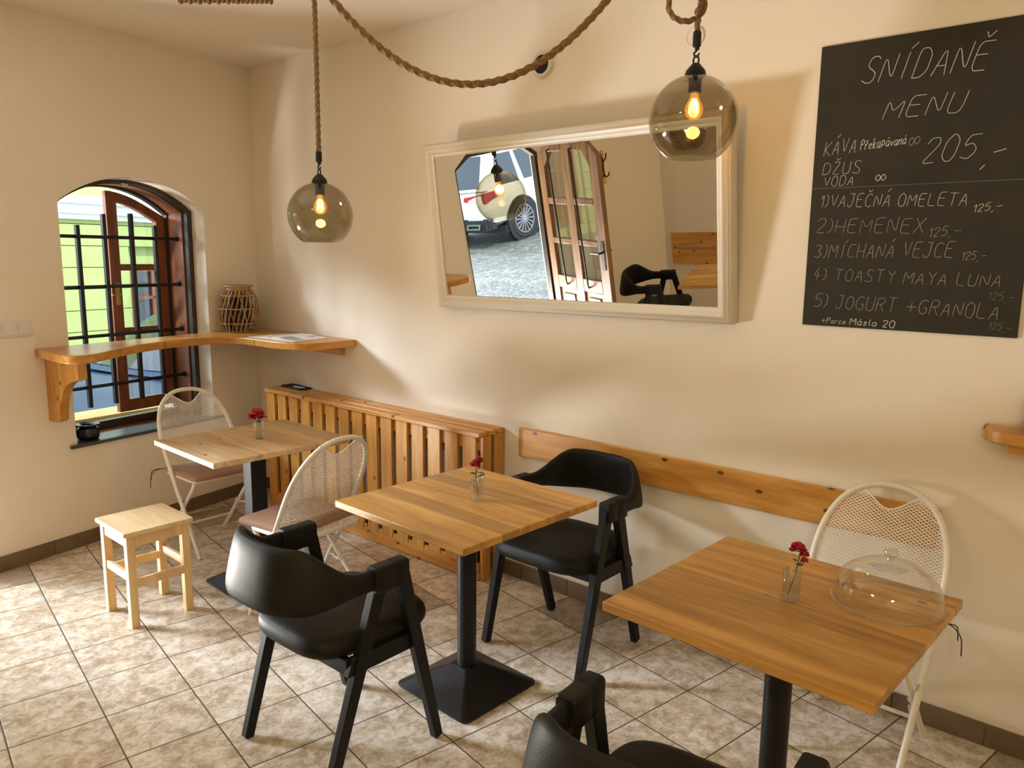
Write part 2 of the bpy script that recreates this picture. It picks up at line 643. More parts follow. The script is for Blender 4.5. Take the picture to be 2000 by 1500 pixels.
# skirting tiles
mb = MB()
x = 0.02
while x < FX:
    mb.box((x, -.011, 0), (min(x + .297, FX), 0, .082))
    x += .3
tag(mb.build('baseboard_back', M['skirting'], bevel=.0015), kind='structure')
mb = MB()
s_ = .02
while s_ < 1.9:
    e = min(s_ + .297, 1.9)
    mb.prism([(s_, 0), (e, 0), (e, .082), (s_, .082)], lambda u, v, d: P(u, d, v), -.011, 0)
    s_ += .3
tag(mb.build('baseboard_left', M['skirting'], bevel=.0015), kind='structure')

# ---------------- window
win = tag(bpy.data.objects.new('window_1', None), kind='structure')
C.objects.link(win)


def wring(s0, s1, zb, zs, rise, w, d0, d1, name, m, parent, wb=None):
    mb = MB()
    wb = w if wb is None else wb
    mb.ring(arch_path(s0, s1, zb, zs, rise), arch_path(s0 + w, s1 - w, zb + wb, zs - w * .35, rise - w * .1), lambda u, v, d: P(u, d, v), d0, d1)
    return mb.build(name, m, parent)


wring(.415, 1.345, .56, 1.922, .155, .04, .105, .15, 'inner_frame', M['dark_window'], win, .02)
wring(.44, 1.32, .56, 1.915, .15, .024, .15, .285, 'jamb_lining', M['red_window'], win, .02)
wring(.435, 1.325, .56, 1.91, .15, .036, .285, .33, 'outer_frame', M['dark_window'], win, .07)
# thin head lining shows dark above the springing
mb = MB()
mb.prism([(.33, .572), (1.385, .572), (1.385, .592), (.33, .592)], lambda u, v, d: P(u, d, v), -.022, -.0005)
mb.prism([(.425, .572), (1.335, .572), (1.335, .592), (.425, .592)], lambda u, v, d: P(u, d, v), -.0005, .16)
mb.build('window_sill', M['slate'], win, bevel=.003)


def make_sash():
    s0, s1 = .478, .865

    def zt(s):
        return 1.888 + .135 * math.sin(min(1, max(0, (s - s0) / (s1 - s0))) * PI / 2) ** 1.1

    n = 12
    top = [(lerp(s1, s0, k / n), zt(lerp(s1, s0, k / n))) for k in range(n + 1)]
    a, b = .058, .062
    topi = [(lerp(s1 - b, s0 + a, k / n), zt(lerp(s1 - b * .6, s0 + a, k / n)) - .062) for k in range(n + 1)]
    fn = lambda u, v, d: P(u, d, v)
    mb = MB()
    mb.ring([(s0, .66), (s1, .66)] + top, [(s0 + a, .735), (s1 - b, .735)] + topi, fn, .30, .345)
    sash = mb.build('sash', M['red_window'], win, bevel=.003)
    mb = MB()
    for z0, z1 in ((1.545, 1.585), (1.15, 1.19)):
        mb.prism([(s0 + a, z0), (s1 - b, z0), (s1 - b, z1), (s0 + a, z1)], fn, .302, .342)
    mb.prism([(s1 - .028, .665), (s1 + .016, .665), (s1 + .016, zt(s1)), (s1 - .028, zt(s1))], fn, .285, .30)
    mb.build('glazing_bar', M['red_window'], sash, bevel=.003)
    for z0, z1 in ((.735, 1.15), (1.19, 1.545)):
        g = MB()
        g.prism([(s0 + a, z0), (s1 - b, z0), (s1 - b, z1), (s0 + a, z1)], fn, .320, .324)
        g.build('pane', M['pane'], sash)
    g = MB()
    g.prism([(s0 + a, 1.585), (s1 - b, 1.585)] + topi, fn, .320, .324)
    g.build('pane', M['pane'], sash)
    mb = MB()
    mb.prism(rrect(s1 - .032, 1.335, s1 - .002, 1.475, .01), fn, .276, .285)
    mb.tube([P(s1 - .017, .276, 1.40), P(s1 - .017, .25, 1.40), P(s1 + .045, .245, 1.40)], .006, 8)
    mb.build('window_handle', M['brass'], sash)
    return sash


make_sash()
mb = MB()
for z in (1.70, 1.18, .80):
    mb.tube([P(.452, .098, z), P(.452, .098, z + .06)], .011, 10)
mb.build('hinge', M['dark_window'], win)
mb = MB()
mb.prism([(.86, 2.036), (.90, 2.036), (.90, 2.056), (.86, 2.056)], lambda u, v, d: P(u, d, v), .092, .106)
mb.build('latch_plate', M['steel'], win)
mb = MB()
mb.prism([(.2, .54), (1.7, .54), (1.7, .635), (.2, .615)], lambda u, v, d: P(u, d, v), .452, .70)
mb.build('outer_sill', M['sandstone'], win)

gr = thing('window_grille', 'black wrought iron grille of crossing bars inside the arched window', 'window grille', P(.9, .2, .6))
gl0 = P(.9, .2, .6)
for z in (1.745, 1.455, 1.165, .865):
    mb = MB()
    mb.tube([P(.455, .20, z) - gl0, P(1.305, .20, z) - gl0], .010, 4)
    mb.tube([P(.462, .20, z) - gl0, P(.485, .20, z) - gl0], .016, 8)
    mb.build('bar', M['iron'], gr)
for s, zt in ((1.125, 1.81), (.962, 1.88), (.785, 1.89), (.625, 1.825)):
    mb = MB()
    mb.beam(P(s, .20, .745) - gl0, P(s, .20, zt) - gl0, .022, .022, LW)
    mb.build('bar', M['iron'], gr)

mb = MB()
mb.lathe([(0, 0), (.05, 0), (.058, .01), (.062, .04), (.055, .066), (.042, .074), (.045, .082), (.062, .084), (.064, .09), (.058, .092), (.036, .082), (.034, .03), (0, .03)], 28)
o = mb.build('ashtray', M['pot'])
o.location = P(1.235, .065, .5925)
tag(o, 'round black glazed ashtray on the slate window sill', 'ashtray')

# ---------------- door
door = tag(bpy.data.objects.new('door_1', None), kind='structure')
C.objects.link(door)


def doorpath(w):
    return [(1.92 + w * .15, -.02), (2.80 - w, -.02), (2.80 - w, 1.89 - w * .5), (2.655 - w * .5, 2.0 - w), (2.065 + w * .3, 2.0 - w), (1.92 + w * .15, 1.89 - w * .3)]


mb = MB()
mb.ring(doorpath(-.001), doorpath(.035), lambda u, v, d: P(u, d, v), -.004, .05)
mb.build('door_frame', M['dark_window'], door)
HX = P(2.79, -.035, 0)
leaf_a = R(17.5)
ld = Vector((math.cos(leaf_a), math.sin(leaf_a), 0))
ln_ = Vector((-ld.y, ld.x, 0))


def LF(u, v, d):
    return HX + ld * u + ln_ * d + Vector((0, 0, v))


Wd = .81
mb = MB()
cols = ((.085, .345), (.445, .70))
rows = ((1.165, 1.46), (.83, 1.12))
outer = [(0, .03), (Wd, .03), (Wd, 1.85), (.69, 1.955), (.12, 1.955), (0, 1.85)]
bars = [[(0, .03), (.085, .03), (.085, 1.82), (.085, 1.925), (0, 1.85)], [(.70, .03), (Wd, .03), (Wd, 1.85), (.70, 1.946)], [(.345, .03), (.445, .03), (.445, 1.955), (.345, 1.955)]]
for b in bars:
    mb.prism(b, LF, -.022, .022)
for x0, x1 in cols:
    for z0, z1 in ((.03, .16), (.72, .83), (1.12, 1.165), (1.46, 1.51)):
        mb.prism([(x0, z0), (x1, z0), (x1, z1), (x0, z1)], LF, -.022, .022)
mb.prism([(.085, 1.925), (.085, 1.77), (.17, 1.895), (.345, 1.895), (.345, 1.955), (.12, 1.955)], LF, -.022, .022)
mb.prism([(.445, 1.955), (.445, 1.895), (.615, 1.895), (.70, 1.77), (.70, 1.946), (.69, 1.955)], LF, -.022, .022)
leaf = mb.build('door_leaf', M['door_wood'], door, bevel=.004)
for x0, x1 in cols:
    for z0, z1 in rows + ((1.51, 1.90),):
        g = MB()
        g.prism([(x0, z0), (x1, z0), (x1, z1), (x0, z1)], LF, -.003, .003)
        g.build('pane', M['pane'], leaf)
    g = MB()
    g.prism([(x0, .16), (x1, .16), (x1, .72), (x0, .72)], LF, -.010, .010)
    g.prism([(x0 + .05, .21), (x1 - .05, .21), (x1 - .05, .67), (x0 + .05, .67)], LF, -.018, .018)
    g.build('door_panel', M['door_wood'], leaf, bevel=.006)
for u in (.185, .49):
    g = MB()
    g.tube([LF(u, 1.91, .024), LF(u, 1.91, .045), LF(u + .012, 1.86, .05), LF(u + .05, .80, .05), LF(u + .05, .765, .045), LF(u + .05, .765, .024)], .008, 8)
    g.build('iron_bar', M['iron'], leaf)
g = MB()
g.prism(rrect(.735, .93, .775, 1.17, .01), LF, .022, .027)
g.tube([LF(.755, 1.08, .027), LF(.755, 1.08, .065), LF(.655, 1.08, .068)], .009, 8)
g.tube([LF(.755, 1.08, -.022), LF(.755, 1.08, -.065), LF(.655, 1.08, -.068)], .009, 8)
g.build('door_handle', M['iron'], leaf)

# ------------------------------------------------------------------ street
mb = MB()
rws = []
for s_, z_ in ((-12, -.865), (2.3, -.15), (22, -.15)):
    rws.append([P(s_, .452, z_ - .3), P(s_, .452, z_), P(s_, 30, z_), P(s_, 30, z_ - .3)])
mb.grid(rws, cu=True, cap=True)
tag(mb.build('street', M['cobbles'], smooth=0), kind='structure')
mb = MB()
mb.prism([(1.5, -.15), (3.3, -.15), (3.3, -.02), (1.5, -.02)], lambda u, v, d: P(u, d, v), .452, .75)
tag(mb.build('trim_1', M['sandstone'], bevel=.01), kind='structure')

bld = thing('building', 'lime green rendered house with white cornice across the street', 'building', P(0, 7, -.15))


def BP(u, v, d):
    return P(u, 7 + d, v) - P(0, 7, -.15)


mb = MB()
z = -1.1
wins = [(-4.62, -3.82, -.05, 1.42), (-1.7, -.9, -.05, 1.42), (1.2, 2.0, -.05, 1.42)]
while z < 2.1:
    z1 = min(z + .315, 2.14)
    xs = [-12]
    for a, b, c, d in sorted(wins):
        if z < d and z1 > c:
            xs += [a, b]
    xs.append(4.6)
    for i in range(0, len(xs), 2):
        mb.prism([(xs[i], z + .012), (xs[i + 1], z + .012), (xs[i + 1], z1), (xs[i], z1)], BP, 0, .3)
    z = z1
mb.prism([(-12, -1.1), (4.6, -1.1), (4.6, 3.7), (-12, 3.7)], BP, .12, .6)
mb.prism([(-12, 2.42), (4.6, 2.42), (4.6, 3.7), (-12, 3.7)], BP, 0, .3)
mb.build('wall', M['green'], bld)
mb = MB()
mb.prism([(-12, 2.12), (4.6, 2.12), (4.6, 2.2), (-12, 2.2)], BP, -.06, .1)
mb.prism([(-12, 2.2), (4.6, 2.2), (4.6, 2.34), (-12, 2.34)], BP, -.12, .1)
mb.prism([(-12, 2.34), (4.6, 2.34), (4.6, 2.45), (-12, 2.45)], BP, -.2, .1)
mb.build('cornice', M['cornice'], bld)
for a, b, c, d in wins:
    mb = MB()
    mb.ring([(a, c), (b, c), (b, d), (a, d)], [(a + .06, c + .06), (b - .06, c + .06), (b - .06, d - .06), (a + .06, d - .06)], BP, -.01, .1)
    mb.prism([((a + b) / 2 - .03, c + .06), ((a + b) / 2 + .03, c + .06), ((a + b) / 2 + .03, d - .06), ((a + b) / 2 - .03, d - .06)], BP, 0, .08)
    mb.prism([(a + .06, d - .5), (b - .06, d - .5), (b - .06, d - .45), (a + .06, d - .45)], BP, 0, .08)
    f = mb.build('window', M['red_window'], bld)
    mb = MB()
    mb.prism([(a + .06, c + .06), (b - .06, c + .06), (b - .06, d - .06), (a + .06, d - .06)], BP, .045, .05)
    mb.build('pane', M['car_glass'], f)


def make_car(name, label, paint, loc, rz):
    car = thing(name, label, 'car', loc, rz)
    secs = [(-2.36, .50, .88, .78), (-2.30, .42, 1.00, .88), (-2.12, .36, 1.06, .94), (-1.0, .30, 1.06, .955), (.7, .30, 1.03, .955), (1.5, .32, .98, .94), (2.1, .34, .86, .88), (2.36, .40, .74, .76), (2.42, .48, .66, .66)]
    rows = []
    for y, z0, z1, hw in secs:
        row = []
        for px, pz in ((-.8, 0), (-.97, .12), (-1, .45), (-.985, .75), (-.93, .95), (-.6, 1.0), (0, 1.015), (.6, 1.0), (.93, .95), (.985, .75), (1, .45), (.97, .12), (.8, 0)):
            row.append(Vector((px * hw, y, z0 + pz * (z1 - z0))))
        rows.append(row)
    mb = MB().grid(rows, cu=True, cap=True)

    def GP(u, t, side):      # greenhouse surface: u along -1..1 (rear..front), t height, side in -1..1
        yb, yt = lerp(-2.26, 1.28, u), lerp(-1.86, .32, u)
        hb, ht = .87, .66
        return Vector((side * lerp(hb, ht, t), lerp(yb, yt, t), lerp(1.02, 1.66, t)))

    rows = []
    for t in (0, .25, .5, .75, .92, 1.0):
        k = 1 - .06 * max(0, (t - .9) * 10)
        row = []
        for u, sd in [(0, s / 3) for s in range(-3, 3)] + [(s / 8, 1) for s in range(8)] + [(1, 1 - s / 3) for s in range(6)] + [(1 - s / 8, -1) for s in range(8)]:
            q = GP(.5 + (u - .5) * k, t, sd * k)
            q.y += .10 * (sd * sd - 1) * (1 if u == 0 else -1 if u == 1 else 0)
            row.append(q)
        rows.append(row)
    mb.grid(rows, cu=True)
    n = len(rows[-1])
    top = [q + Vector((0, 0, .02)) for q in rows[-1]]
    cpt = Vector((0, -.75, 1.70))
    mb.add(rows[-1] + [cpt], [(k, (k + 1) % n, n) for k in range(n)])
    body = mb.build('body', paint, car, smooth=50)
    for sd in (-1, 1):
        for u0, u1 in ((.08, .27), (.31, .55), (.59, .90)):
            mb = MB()
            ua, ub = (u0, u1)
            mb.grid([[GP(lerp(ua, ub, i / 4) + (.02 if i == 0 and u0 < .1 else 0), t, sd) + Vector((sd * .008, 0, 0)) for i in range(5)] for t in (.06, .3, .6, .88)])
            mb.build('side_window', M['car_glass'], car)
    for u, dy in ((0, -1), (1, 1)):
        mb = MB()
        rws = []
        for t in (.08, .35, .65, .9):
            r_ = []
            for i in range(9):
                sd = -.88 + 1.76 * i / 8
                q = GP(u, t, sd)
                q.y += .10 * (sd * sd - 1) * (1 if u == 0 else -1) + dy * .012
                r_.append(q)
            rws.append(r_)
        mb.grid(rws)
        mb.build('rear_window' if u == 0 else 'windscreen', M['car_glass'], car)
    for sd in (-1, 1):
        mb = MB()
        mb.hexa([Vector(q) for q in ((sd * .42, -2.38, .86), (sd * .90, -2.31, .80), (sd * .965, -1.98, .90), (sd * .42, -2.3, .90), (sd * .42, -2.36, .93), (sd * .90, -2.29, .99), (sd * .955, -1.96, 1.0), (sd * .42, -2.28, .97))])
        mb.build('tail_light', M['red_lamp'], car, bevel=.01)
        mb = MB()
        mb.hexa([Vector(q) for q in ((sd * .50, 2.43, .62), (sd * .80, 2.28, .62), (sd * .90, 1.95, .70), (sd * .5, 2.2, .66), (sd * .5, 2.38, .74), (sd * .80, 2.24, .79), (sd * .89, 1.93, .84), (sd * .5, 2.2, .82))])
        mb.build('headlight', M['headlamp'], car, bevel=.01)
        mb = MB()
        mb.ring([(sd * .42, .36), (sd * .76, .36), (sd * .80, .46), (sd * .46, .46)], [(sd * .46, .385), (sd * .73, .385), (sd * .75, .435), (sd * .49, .435)], lambda a, b, d: Vector((a, d, b)), -2.41, -2.33)
        mb.build('exhaust_trim', M['steel'], car)
        for y in (-1.42, 1.45):
            Mx = Matrix.Translation((sd * .975, y, .37)) @ Matrix.Rotation(R(90) * sd, 4, 'Y')
            wm = MB()
            wm.lathe([(.25, -.20), (.33, -.22), (.365, -.19), (.37, -.11), (.365, -.03), (.33, 0), (.26, -.01), (.25, -.05)], 40, Mx)
            wh = wm.build('wheel', M['tyre'], car)
            rm = MB()
            rm.lathe([(.262, -.02), (.262, 0.004), (.245, .004), (.24, -.06)], 40, Mx)
            rm.lathe([(0, .004), (.05, .004), (.055, -.03), (0, -.03)], 20, Mx)
            for k in range(16):
                a = 2 * PI * k / 16
                p0 = Mx @ Vector((.045 * math.cos(a), .045 * math.sin(a), -.008))
                p1 = Mx @ Vector((.25 * math.cos(a + .1), .25 * math.sin(a + .1), -.008))
                rm.beam(p0, p1, .018, .02, (1, 0, 0), .022, .02)
            rm.build('rim', M['alloy'], wh)
            am = MB()
            am.lathe([(.378, -.10), (.43, -.10), (.43, -.014), (.378, -.014)], 40, Mx, closed=True)
            am.lathe([(0, -.024), (.39, -.024), (.39, -.0155), (0, -.0155)], 40, Mx)
            am.build('wheel_arch', M['black_trim'], car)
    mb = MB()
    mb.grid([[Vector((x * .96, -2.37 + .06 * abs(x) ** 3, z)) for x in (-.95, -.6, 0, .6, .95)] for z in (.33, .54)])
    mb.grid([[Vector((x * .96, -2.30 + .06 * abs(x) ** 3, z)) for x in (-.95, -.6, 0, .6, .95)] for z in (.33, .54)])
    mb.box((-.9, -2.37, .33), (.9, -2.1, .52))
    mb.build('rear_bumper', M['black_trim'], car)
    mb = MB()
    mb.box((-.6, 2.36, .34), (.6, 2.45, .58))
    mb.build('front_grille', M['black_trim'], car)
    mb = MB()
    mb.box((-.93, -1.9, .2), (.93, 2.0, .34))
    mb.build('underbody', M['black_trim'], car)
    mb = MB()
    mb.box((-.2, -2.40, .42), (.2, -2.375, .47))
    mb.build('reflector', M['red_lamp'], car)
    return car


make_car('car', 'white estate car seen from behind in the mirror, parked across the cobbles', M['car_white'], (-5.38, -10.0, -.15), R(180 + 3))
ang = math.atan2(LW.y, LW.x) - PI / 2
bc = make_car('car', 'dark blue car parked close outside the arched window', M['car_blue'], P(-1.98, 2.55, -.36), ang)
bc.scale = (1, 1, .88)

# ------------------------------------------------------------------ wall fittings of the window wall
sw = thing('light_switch', 'white double light switch on the wall beside the arched window', 'light switch', P(1.612, 0, 1.262))


def SW(u, v, d):
    return LW * u + NO * d + Vector((0, 0, v))


mb = MB()
mb.prism(rrect(-.078, -.041, .078, .041, .008), SW, -.010, .0)
mb.build('frame_plate', M['white_plastic'], sw, bevel=.002)
for u in (-.037, .037):
    mb = MB()
    mb.prism(rrect(u - .03, -.031, u + .03, .031, .004), SW, -.0145, -.0095)
    mb.build('rocker', M['white_plastic'], sw, bevel=.0015)

rk = thing('coat_rack', 'small wooden board with black iron coat hooks on the wall beyond the open door', 'coat rack', P(3.52, 0, 1.63))
mb = MB()
mb.prism(rrect(-.07, -.15, .07, .15, .01), SW, -.02, 0)
mb.build('board', M['pine_z'], rk, bevel=.003)
for u in (-.03, .035):
    mb = MB()
    mb.tube(spline([SW(u, .10, -.02), SW(u, .06, -.035), SW(u, -.02, -.03), SW(u, -.08, -.05), SW(u, -.07, -.09), SW(u, -.04, -.10)]), .006, 8)
    mb.tube(spline([SW(u, .05, -.03), SW(u, .08, -.07), SW(u, .13, -.085)]), .006, 8)
    mb.build('hook', M['iron'], rk)

# ---------------- corner counter
ct = thing('window_counter', 'curved varnished pine counter running across the window and round the corner', 'wall counter', (0, 0, 0))
T = 1.15
wall_pts = [P(1.53, 0, 0), P(0, 0, 0)]
front = [(.30, -1.502), (.62, -1.508), (.705, -1.49), (.742, -1.44), (.735, -1.38), (.68, -1.30), (.60, -1.20), (.505, -1.08), (.435, -.93), (.39, -.79), (.372, -.66), (.385, -.55), (.44, -.472), (.53, -.43), (.66, -.418), (.84, -.412), (.98, -.385), (1.06, -.34), (1.085, -.28), (1.085, -.002)]
path = spline([(x, y, 0) for x, y in front[1:-2]], 4)
poly = [(wall_pts[0].x + .002, wall_pts[0].y)] + [(q.x, q.y) for q in path] + [(1.085, -.27), (1.085, -.001), (.004, -.001)]
mb = MB()
mb.prism(poly, lambda u, v, d: Vector((u, v, d)), T - .045, T)
mb.build('counter_top', M['pine_shelf'], ct, bevel=.006, seg=3)
mb = MB()
zt = T - .046
prof = [(0, zt), (.30, zt), (.30, zt - .10)]
for k in range(9):
    a = R(90 - 90 * k / 8)
    prof.append((.105 + .16 * (1 - math.sin(R(90 * k / 8))), zt - .115 - .22 * (1 - math.cos(R(90 * k / 8)))))
prof += [(.085, .752), (0, .752)]
mb.prism(prof, lambda u, v, d: P(d, -u - .001, v), 1.435, 1.485)
mb.build('bracket', M['pine_z'], ct, bevel=.004)
mb = MB()
mb.box((.20, -.035, T - .105), (.965, -.001, T - .046))
mb.build('wall_cleat', M['pine_x'], ct, bevel=.003)

# ---------------- rattan lantern
la = thing('rattan_lantern', 'round rattan cane lantern standing on the corner counter', 'lantern', (.192, -.255, T))


def lr(t):
    return .078 + .047 * math.sin(PI * min(1, max(0, (t * .96 + .04)))) ** .55


H = .27
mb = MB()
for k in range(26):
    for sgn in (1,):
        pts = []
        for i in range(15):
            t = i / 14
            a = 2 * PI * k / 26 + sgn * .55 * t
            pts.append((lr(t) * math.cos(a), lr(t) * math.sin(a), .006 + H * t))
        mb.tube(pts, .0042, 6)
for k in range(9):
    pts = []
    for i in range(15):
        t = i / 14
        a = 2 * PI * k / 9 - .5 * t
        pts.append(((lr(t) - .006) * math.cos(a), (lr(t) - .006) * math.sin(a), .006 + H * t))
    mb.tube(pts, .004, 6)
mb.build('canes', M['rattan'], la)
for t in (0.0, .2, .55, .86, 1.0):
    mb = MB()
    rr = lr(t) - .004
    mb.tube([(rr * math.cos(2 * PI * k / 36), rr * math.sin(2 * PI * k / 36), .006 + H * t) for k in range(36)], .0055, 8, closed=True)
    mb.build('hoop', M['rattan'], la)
mb = MB()
mb.lathe([(.070, H), (.078, H), (.078, H + .022), (.092, H + .025), (.092, H + .035), (.070, H + .035)], 40, closed=True)
mb.build('rim', M['rattan'], la)
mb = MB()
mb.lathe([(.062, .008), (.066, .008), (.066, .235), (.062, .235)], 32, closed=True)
mb.build('shadow_glass_cylinder', M['shadow_glass'], la)  # added insert; its dark tint stands in for the shaded interior
mb = MB()
mb.lathe([(0, .006), (.06, .006), (.06, .012), (0, .012)], 24)
mb.lathe([(0, .012), (.03, .012), (.03, .12), (0, .12)], 20)
mb.build('candle', M['white_plastic'], la)

# ---------------- magazine, pen
mg = thing('magazine', 'open magazine lying on the end of the corner counter', 'magazine', (.72, -.235, T), R(7))
mb = MB()
for sgn in (-1, 1):
    rws = []
    for i in range(11):
        t = i / 10
        h = .012 * (1 - t) ** 2 * (1 if t > .0 else .3) + .0035 + .006 * math.sin(PI * min(1, t * 1.6)) * (1 - t)
        rws.append([Vector((sgn * .205 * t, -.14, h)), Vector((sgn * .205 * t, .14, h))])
    mb.grid(rws)
    mb.grid([[Vector((q.x, q.y, .0006)) for q in r_] for r_ in rws])
    for e in (0, 1):
        mb.grid([[r_[e], Vector((r_[e].x, r_[e].y, .0006))] for r_ in rws])
    mb.grid([[rws[-1][0], rws[-1][1]], [Vector((q.x, q.y, .0006)) for q in rws[-1]]])
mb.build('pages', M['paper'], mg, smooth=30)
grey_print = plain('grey_print', (.32, .33, .36), .5, var=.4)
for sgn, u0, u1, v0, v1 in ((1, .05, .18, -.11, -.02), (-1, .04, .17, .0, .11)):
    mb = MB()
    rws = []
    for i in range(5):
        t = lerp(u0, u1, i / 4) / .205
        h = .012 * (1 - t) ** 2 + .0035 + .006 * math.sin(PI * min(1, t * 1.6)) * (1 - t) + .0008
        rws.append([Vector((sgn * .205 * t, v0, h)), Vector((sgn * .205 * t, v1, h))])
    mb.grid(rws)
    mb.build('picture', grey_print, mg)
mb = MB()
mb.tube([(-.06, 0, .008), (-.02, 0, .009), (.05, .0, .012), (.065, 0, .011)], [.003, .007, .010, .004], 12)
o = mb.build('pen', M['white_plastic'])
o.location = (.78, -.16, T + .0035)
o.rotation_euler = (0, 0, R(25))
tag(o, 'fat white pen lying across the open magazine', 'pen')

# ------------------------------------------------------------------ radiator cover
RX0, RX1, RY, RZ = .362, 2.292, -.185, .79
rc = thing('radiator_cover', 'long pine radiator cover of upright slats against the back wall', 'radiator cover', (RX0, 0, 0))
Ln = RX1 - RX0
for y0, y1 in ((-.197, -.137), (-.122, -.070), (-.052, -.002)):
    mb = MB()
    mb.box((0, y0, RZ - .026), (Ln, y1, RZ))
    mb.build('top_board', M['pine_x'], rc, bevel=.004)
pitch = Ln / 15
for k in range(15):
    mb = MB()
    mb.box((k * pitch + .001, RY, .075), (k * pitch + pitch * .72, RY + .018, RZ - .026))
    mb.build('slat', M['pine_z'], rc, bevel=.002)
mb = MB()
mb.box((0, RY + .004, .002), (Ln - .02, RY + .022, .095))
mb.box((0, RY + .019, RZ - .10), (Ln - .02, RY + .037, RZ - .027))
mb.build('rail', M['pine_x'], rc, bevel=.003)
for x0, x1, nm in ((Ln - .019, Ln, 0), (0.0, .018, 1)):
    for y0, y1 in ((RY + .019, -.105), (-.078, -.004)):
        mb = MB()
        mb.box((x0, y0, .002), (x1, y1, RZ - .027))
        mb.build('side_board', M['pine_z'], rc, bevel=.002)

ra = thing('radiator', 'white panel radiator hidden behind the pine slats, thermostat knob at its end', 'radiator', (RX0 + .1, -.03, .12))
mb = MB()
for k in range(44):
    x0 = k * .039
    mb.box((x0, -.05, .02), (x0 + .026, -.044, .50))
mb.box((0, -.044, 0), (1.72, -.03, .52))
mb.box((0, -.01, 0), (1.72, .0, .52))
mb.box((0, -.05, .51), (1.72, 0, .525))
mb.build('panel', M['radiator'], ra)
mb = MB()
Mx = Matrix.Translation((-.10, -.035, .605)) @ Matrix.Rotation(R(-90), 4, 'Y')
mb.lathe([(0, -.06), (.010, -.06), (.010, 0), (.021, 0), (.023, .02), (.022, .045), (.015, .055), (0, .055)], 20, Mx)
mb.tube([(-.04, -.035, .605), (-.02, -.035, .605), (0, -.035, .51)], .009, 8)
mb.build('thermostat_knob', M['white_plastic'], ra)

wt = thing('waiter_wallet', 'dark leather bill wallet lying on top of the radiator cover', 'wallet', (.50, -.045, RZ), R(-4))
mb = MB()
mb.box((-.115, -.045, 0), (.115, .045, .010))
mb.build('cover', M['leather'], wt, bevel=.004)
mb = MB()
mb.tube([(.02, -.03, .0135), (.13, -.015, .0135)], .004, 10)
mb.build('pen_clip', M['steel'], wt)

# ---------------- back rest board
mb = MB()
mb.box((0, -.022, -.073), (1.91, 0, .073))
o = mb.build('backrest_board', M['pine_x'], bevel=.003)
o.location = (2.402, -.0005, .735)
tag(o, 'long knotty pine backrest board fixed low on the back wall', 'wall board')

for k, (z, lb) in enumerate(((.765, 'upper of two pine boards on the far wall reflected in the mirror'), (.60, 'lower of two pine boards on the far wall reflected in the mirror'))):
    mb = MB()
    mb.box((0, 0, -.075), (1.7, .022, .075))
    o = mb.build('backrest_board', M['pine_x'], bevel=.003)
    o.location = (.90, FY + .0005, z)
    tag(o, lb, 'wall board', 'boards on the far wall')

# ------------------------------------------------------------------ mirror
mi = thing('wall_mirror', 'large cream framed mirror leaning forward from the back wall', 'mirror', (1.8641, -.032, 1.3926))
tl, yw, rl = .1259, .0064, .0065
MX = Vector((math.cos(yw), math.sin(yw), 0))
MZ = Vector((0, -math.sin(tl), math.cos(tl)))
X2 = MX * math.cos(rl) + MZ * math.sin(rl)
Z2 = MZ * math.cos(rl) - MX * math.sin(rl)
NN = X2.cross(Z2)
mw, mh = 1.6605, .8264


def MF(u, v, d):
    return X2 * u + Z2 * v + NN * d


prof = [(0, -.02), (0, .018), (.006, .026), (.016, .027), (.024, .036), (.034, .040), (.044, .034), (.050, .026), (.058, .024), (.064, .020), (.068, .012), (.068, -.02)]
rws = []
for i, d in prof:
    rws.append([MF(i, i, d), MF(mw - i, i, d), MF(mw - i, mh - i, d), MF(i, mh - i, d)])
MB().grid(rws, cu=True, cv=True).build('frame', M['mirror_frame'], mi, smooth=50)
mb = MB()
mb.prism([(.060, .060), (mw - .060, .060), (mw - .060, mh - .060), (.060, mh - .060)], MF, -.012, .014)
mb.build('mirror_glass', M['mirror'], mi, smooth=0)

# ------------------------------------------------------------------ chalkboard
cb = thing('chalkboard_menu', 'black chalkboard breakfast menu hanging on the back wall', 'chalkboard', (3.786, 0, 1.418))
mb = MB()
mb.box((0, -.008, 0), (.692, -.0005, .9926))
mb.build('board', M['chalkboard'], cb, bevel=.001)
G = {
    'S': '584929181625445351402001', 'N': '00095059', 'I': '2029', 'D': '00093957523000', 'A': '003950/1343', 'E': '59090050/0545', 'M': '0009336960',
    'U': '090210405259', 'K': '0009/590450', 'V': '093059', '2': '0719495745 0050'.replace(' ', ''), '0': '290702204052573929', '5': '5919053654523001', ',': '2100', '-': '0464',
    '1': '062920', ')': '09272200', 'J': '1959/4942301002', 'C': '5839180603113051', 'T': '0969/3930', 'L': '090050', 'H': '0900/5950/0454', 'X': '0950/0059',
    '3': '082948462544523001', '4': '390353/3630', 'Y': '093559/3530', 'G': '58391806031130515434', 'R': '000949574505/2550', '+': '3137/0464', 'O': '290702204052573929', 'P': '000949574505', 'Z': '09590050',
    'r': '0005/032545', 'e': '0343442503012041', 'k': '0009/450240', 'a': '451503012042/4540', 'p': '1600/0646533212', 'v': '052045', 'n': '0005/03254540', 'o': '250302204042432 5'.replace(' ', ''), 'c': '442503012041', 's': '442504322001', 'l': '090110', '8': '02142440506254442010 02'.replace(' ', '')}
ACC = {'Í': ('I', '2a4c'), 'Á': ('A', '2a4c'), 'Ě': ('E', '1c2a4c'), 'Č': ('C', '1c2a4c'), 'Ž': ('Z', '1c2a4c'), 'á': ('a', '2738'), 'ř': ('r', '172638')}


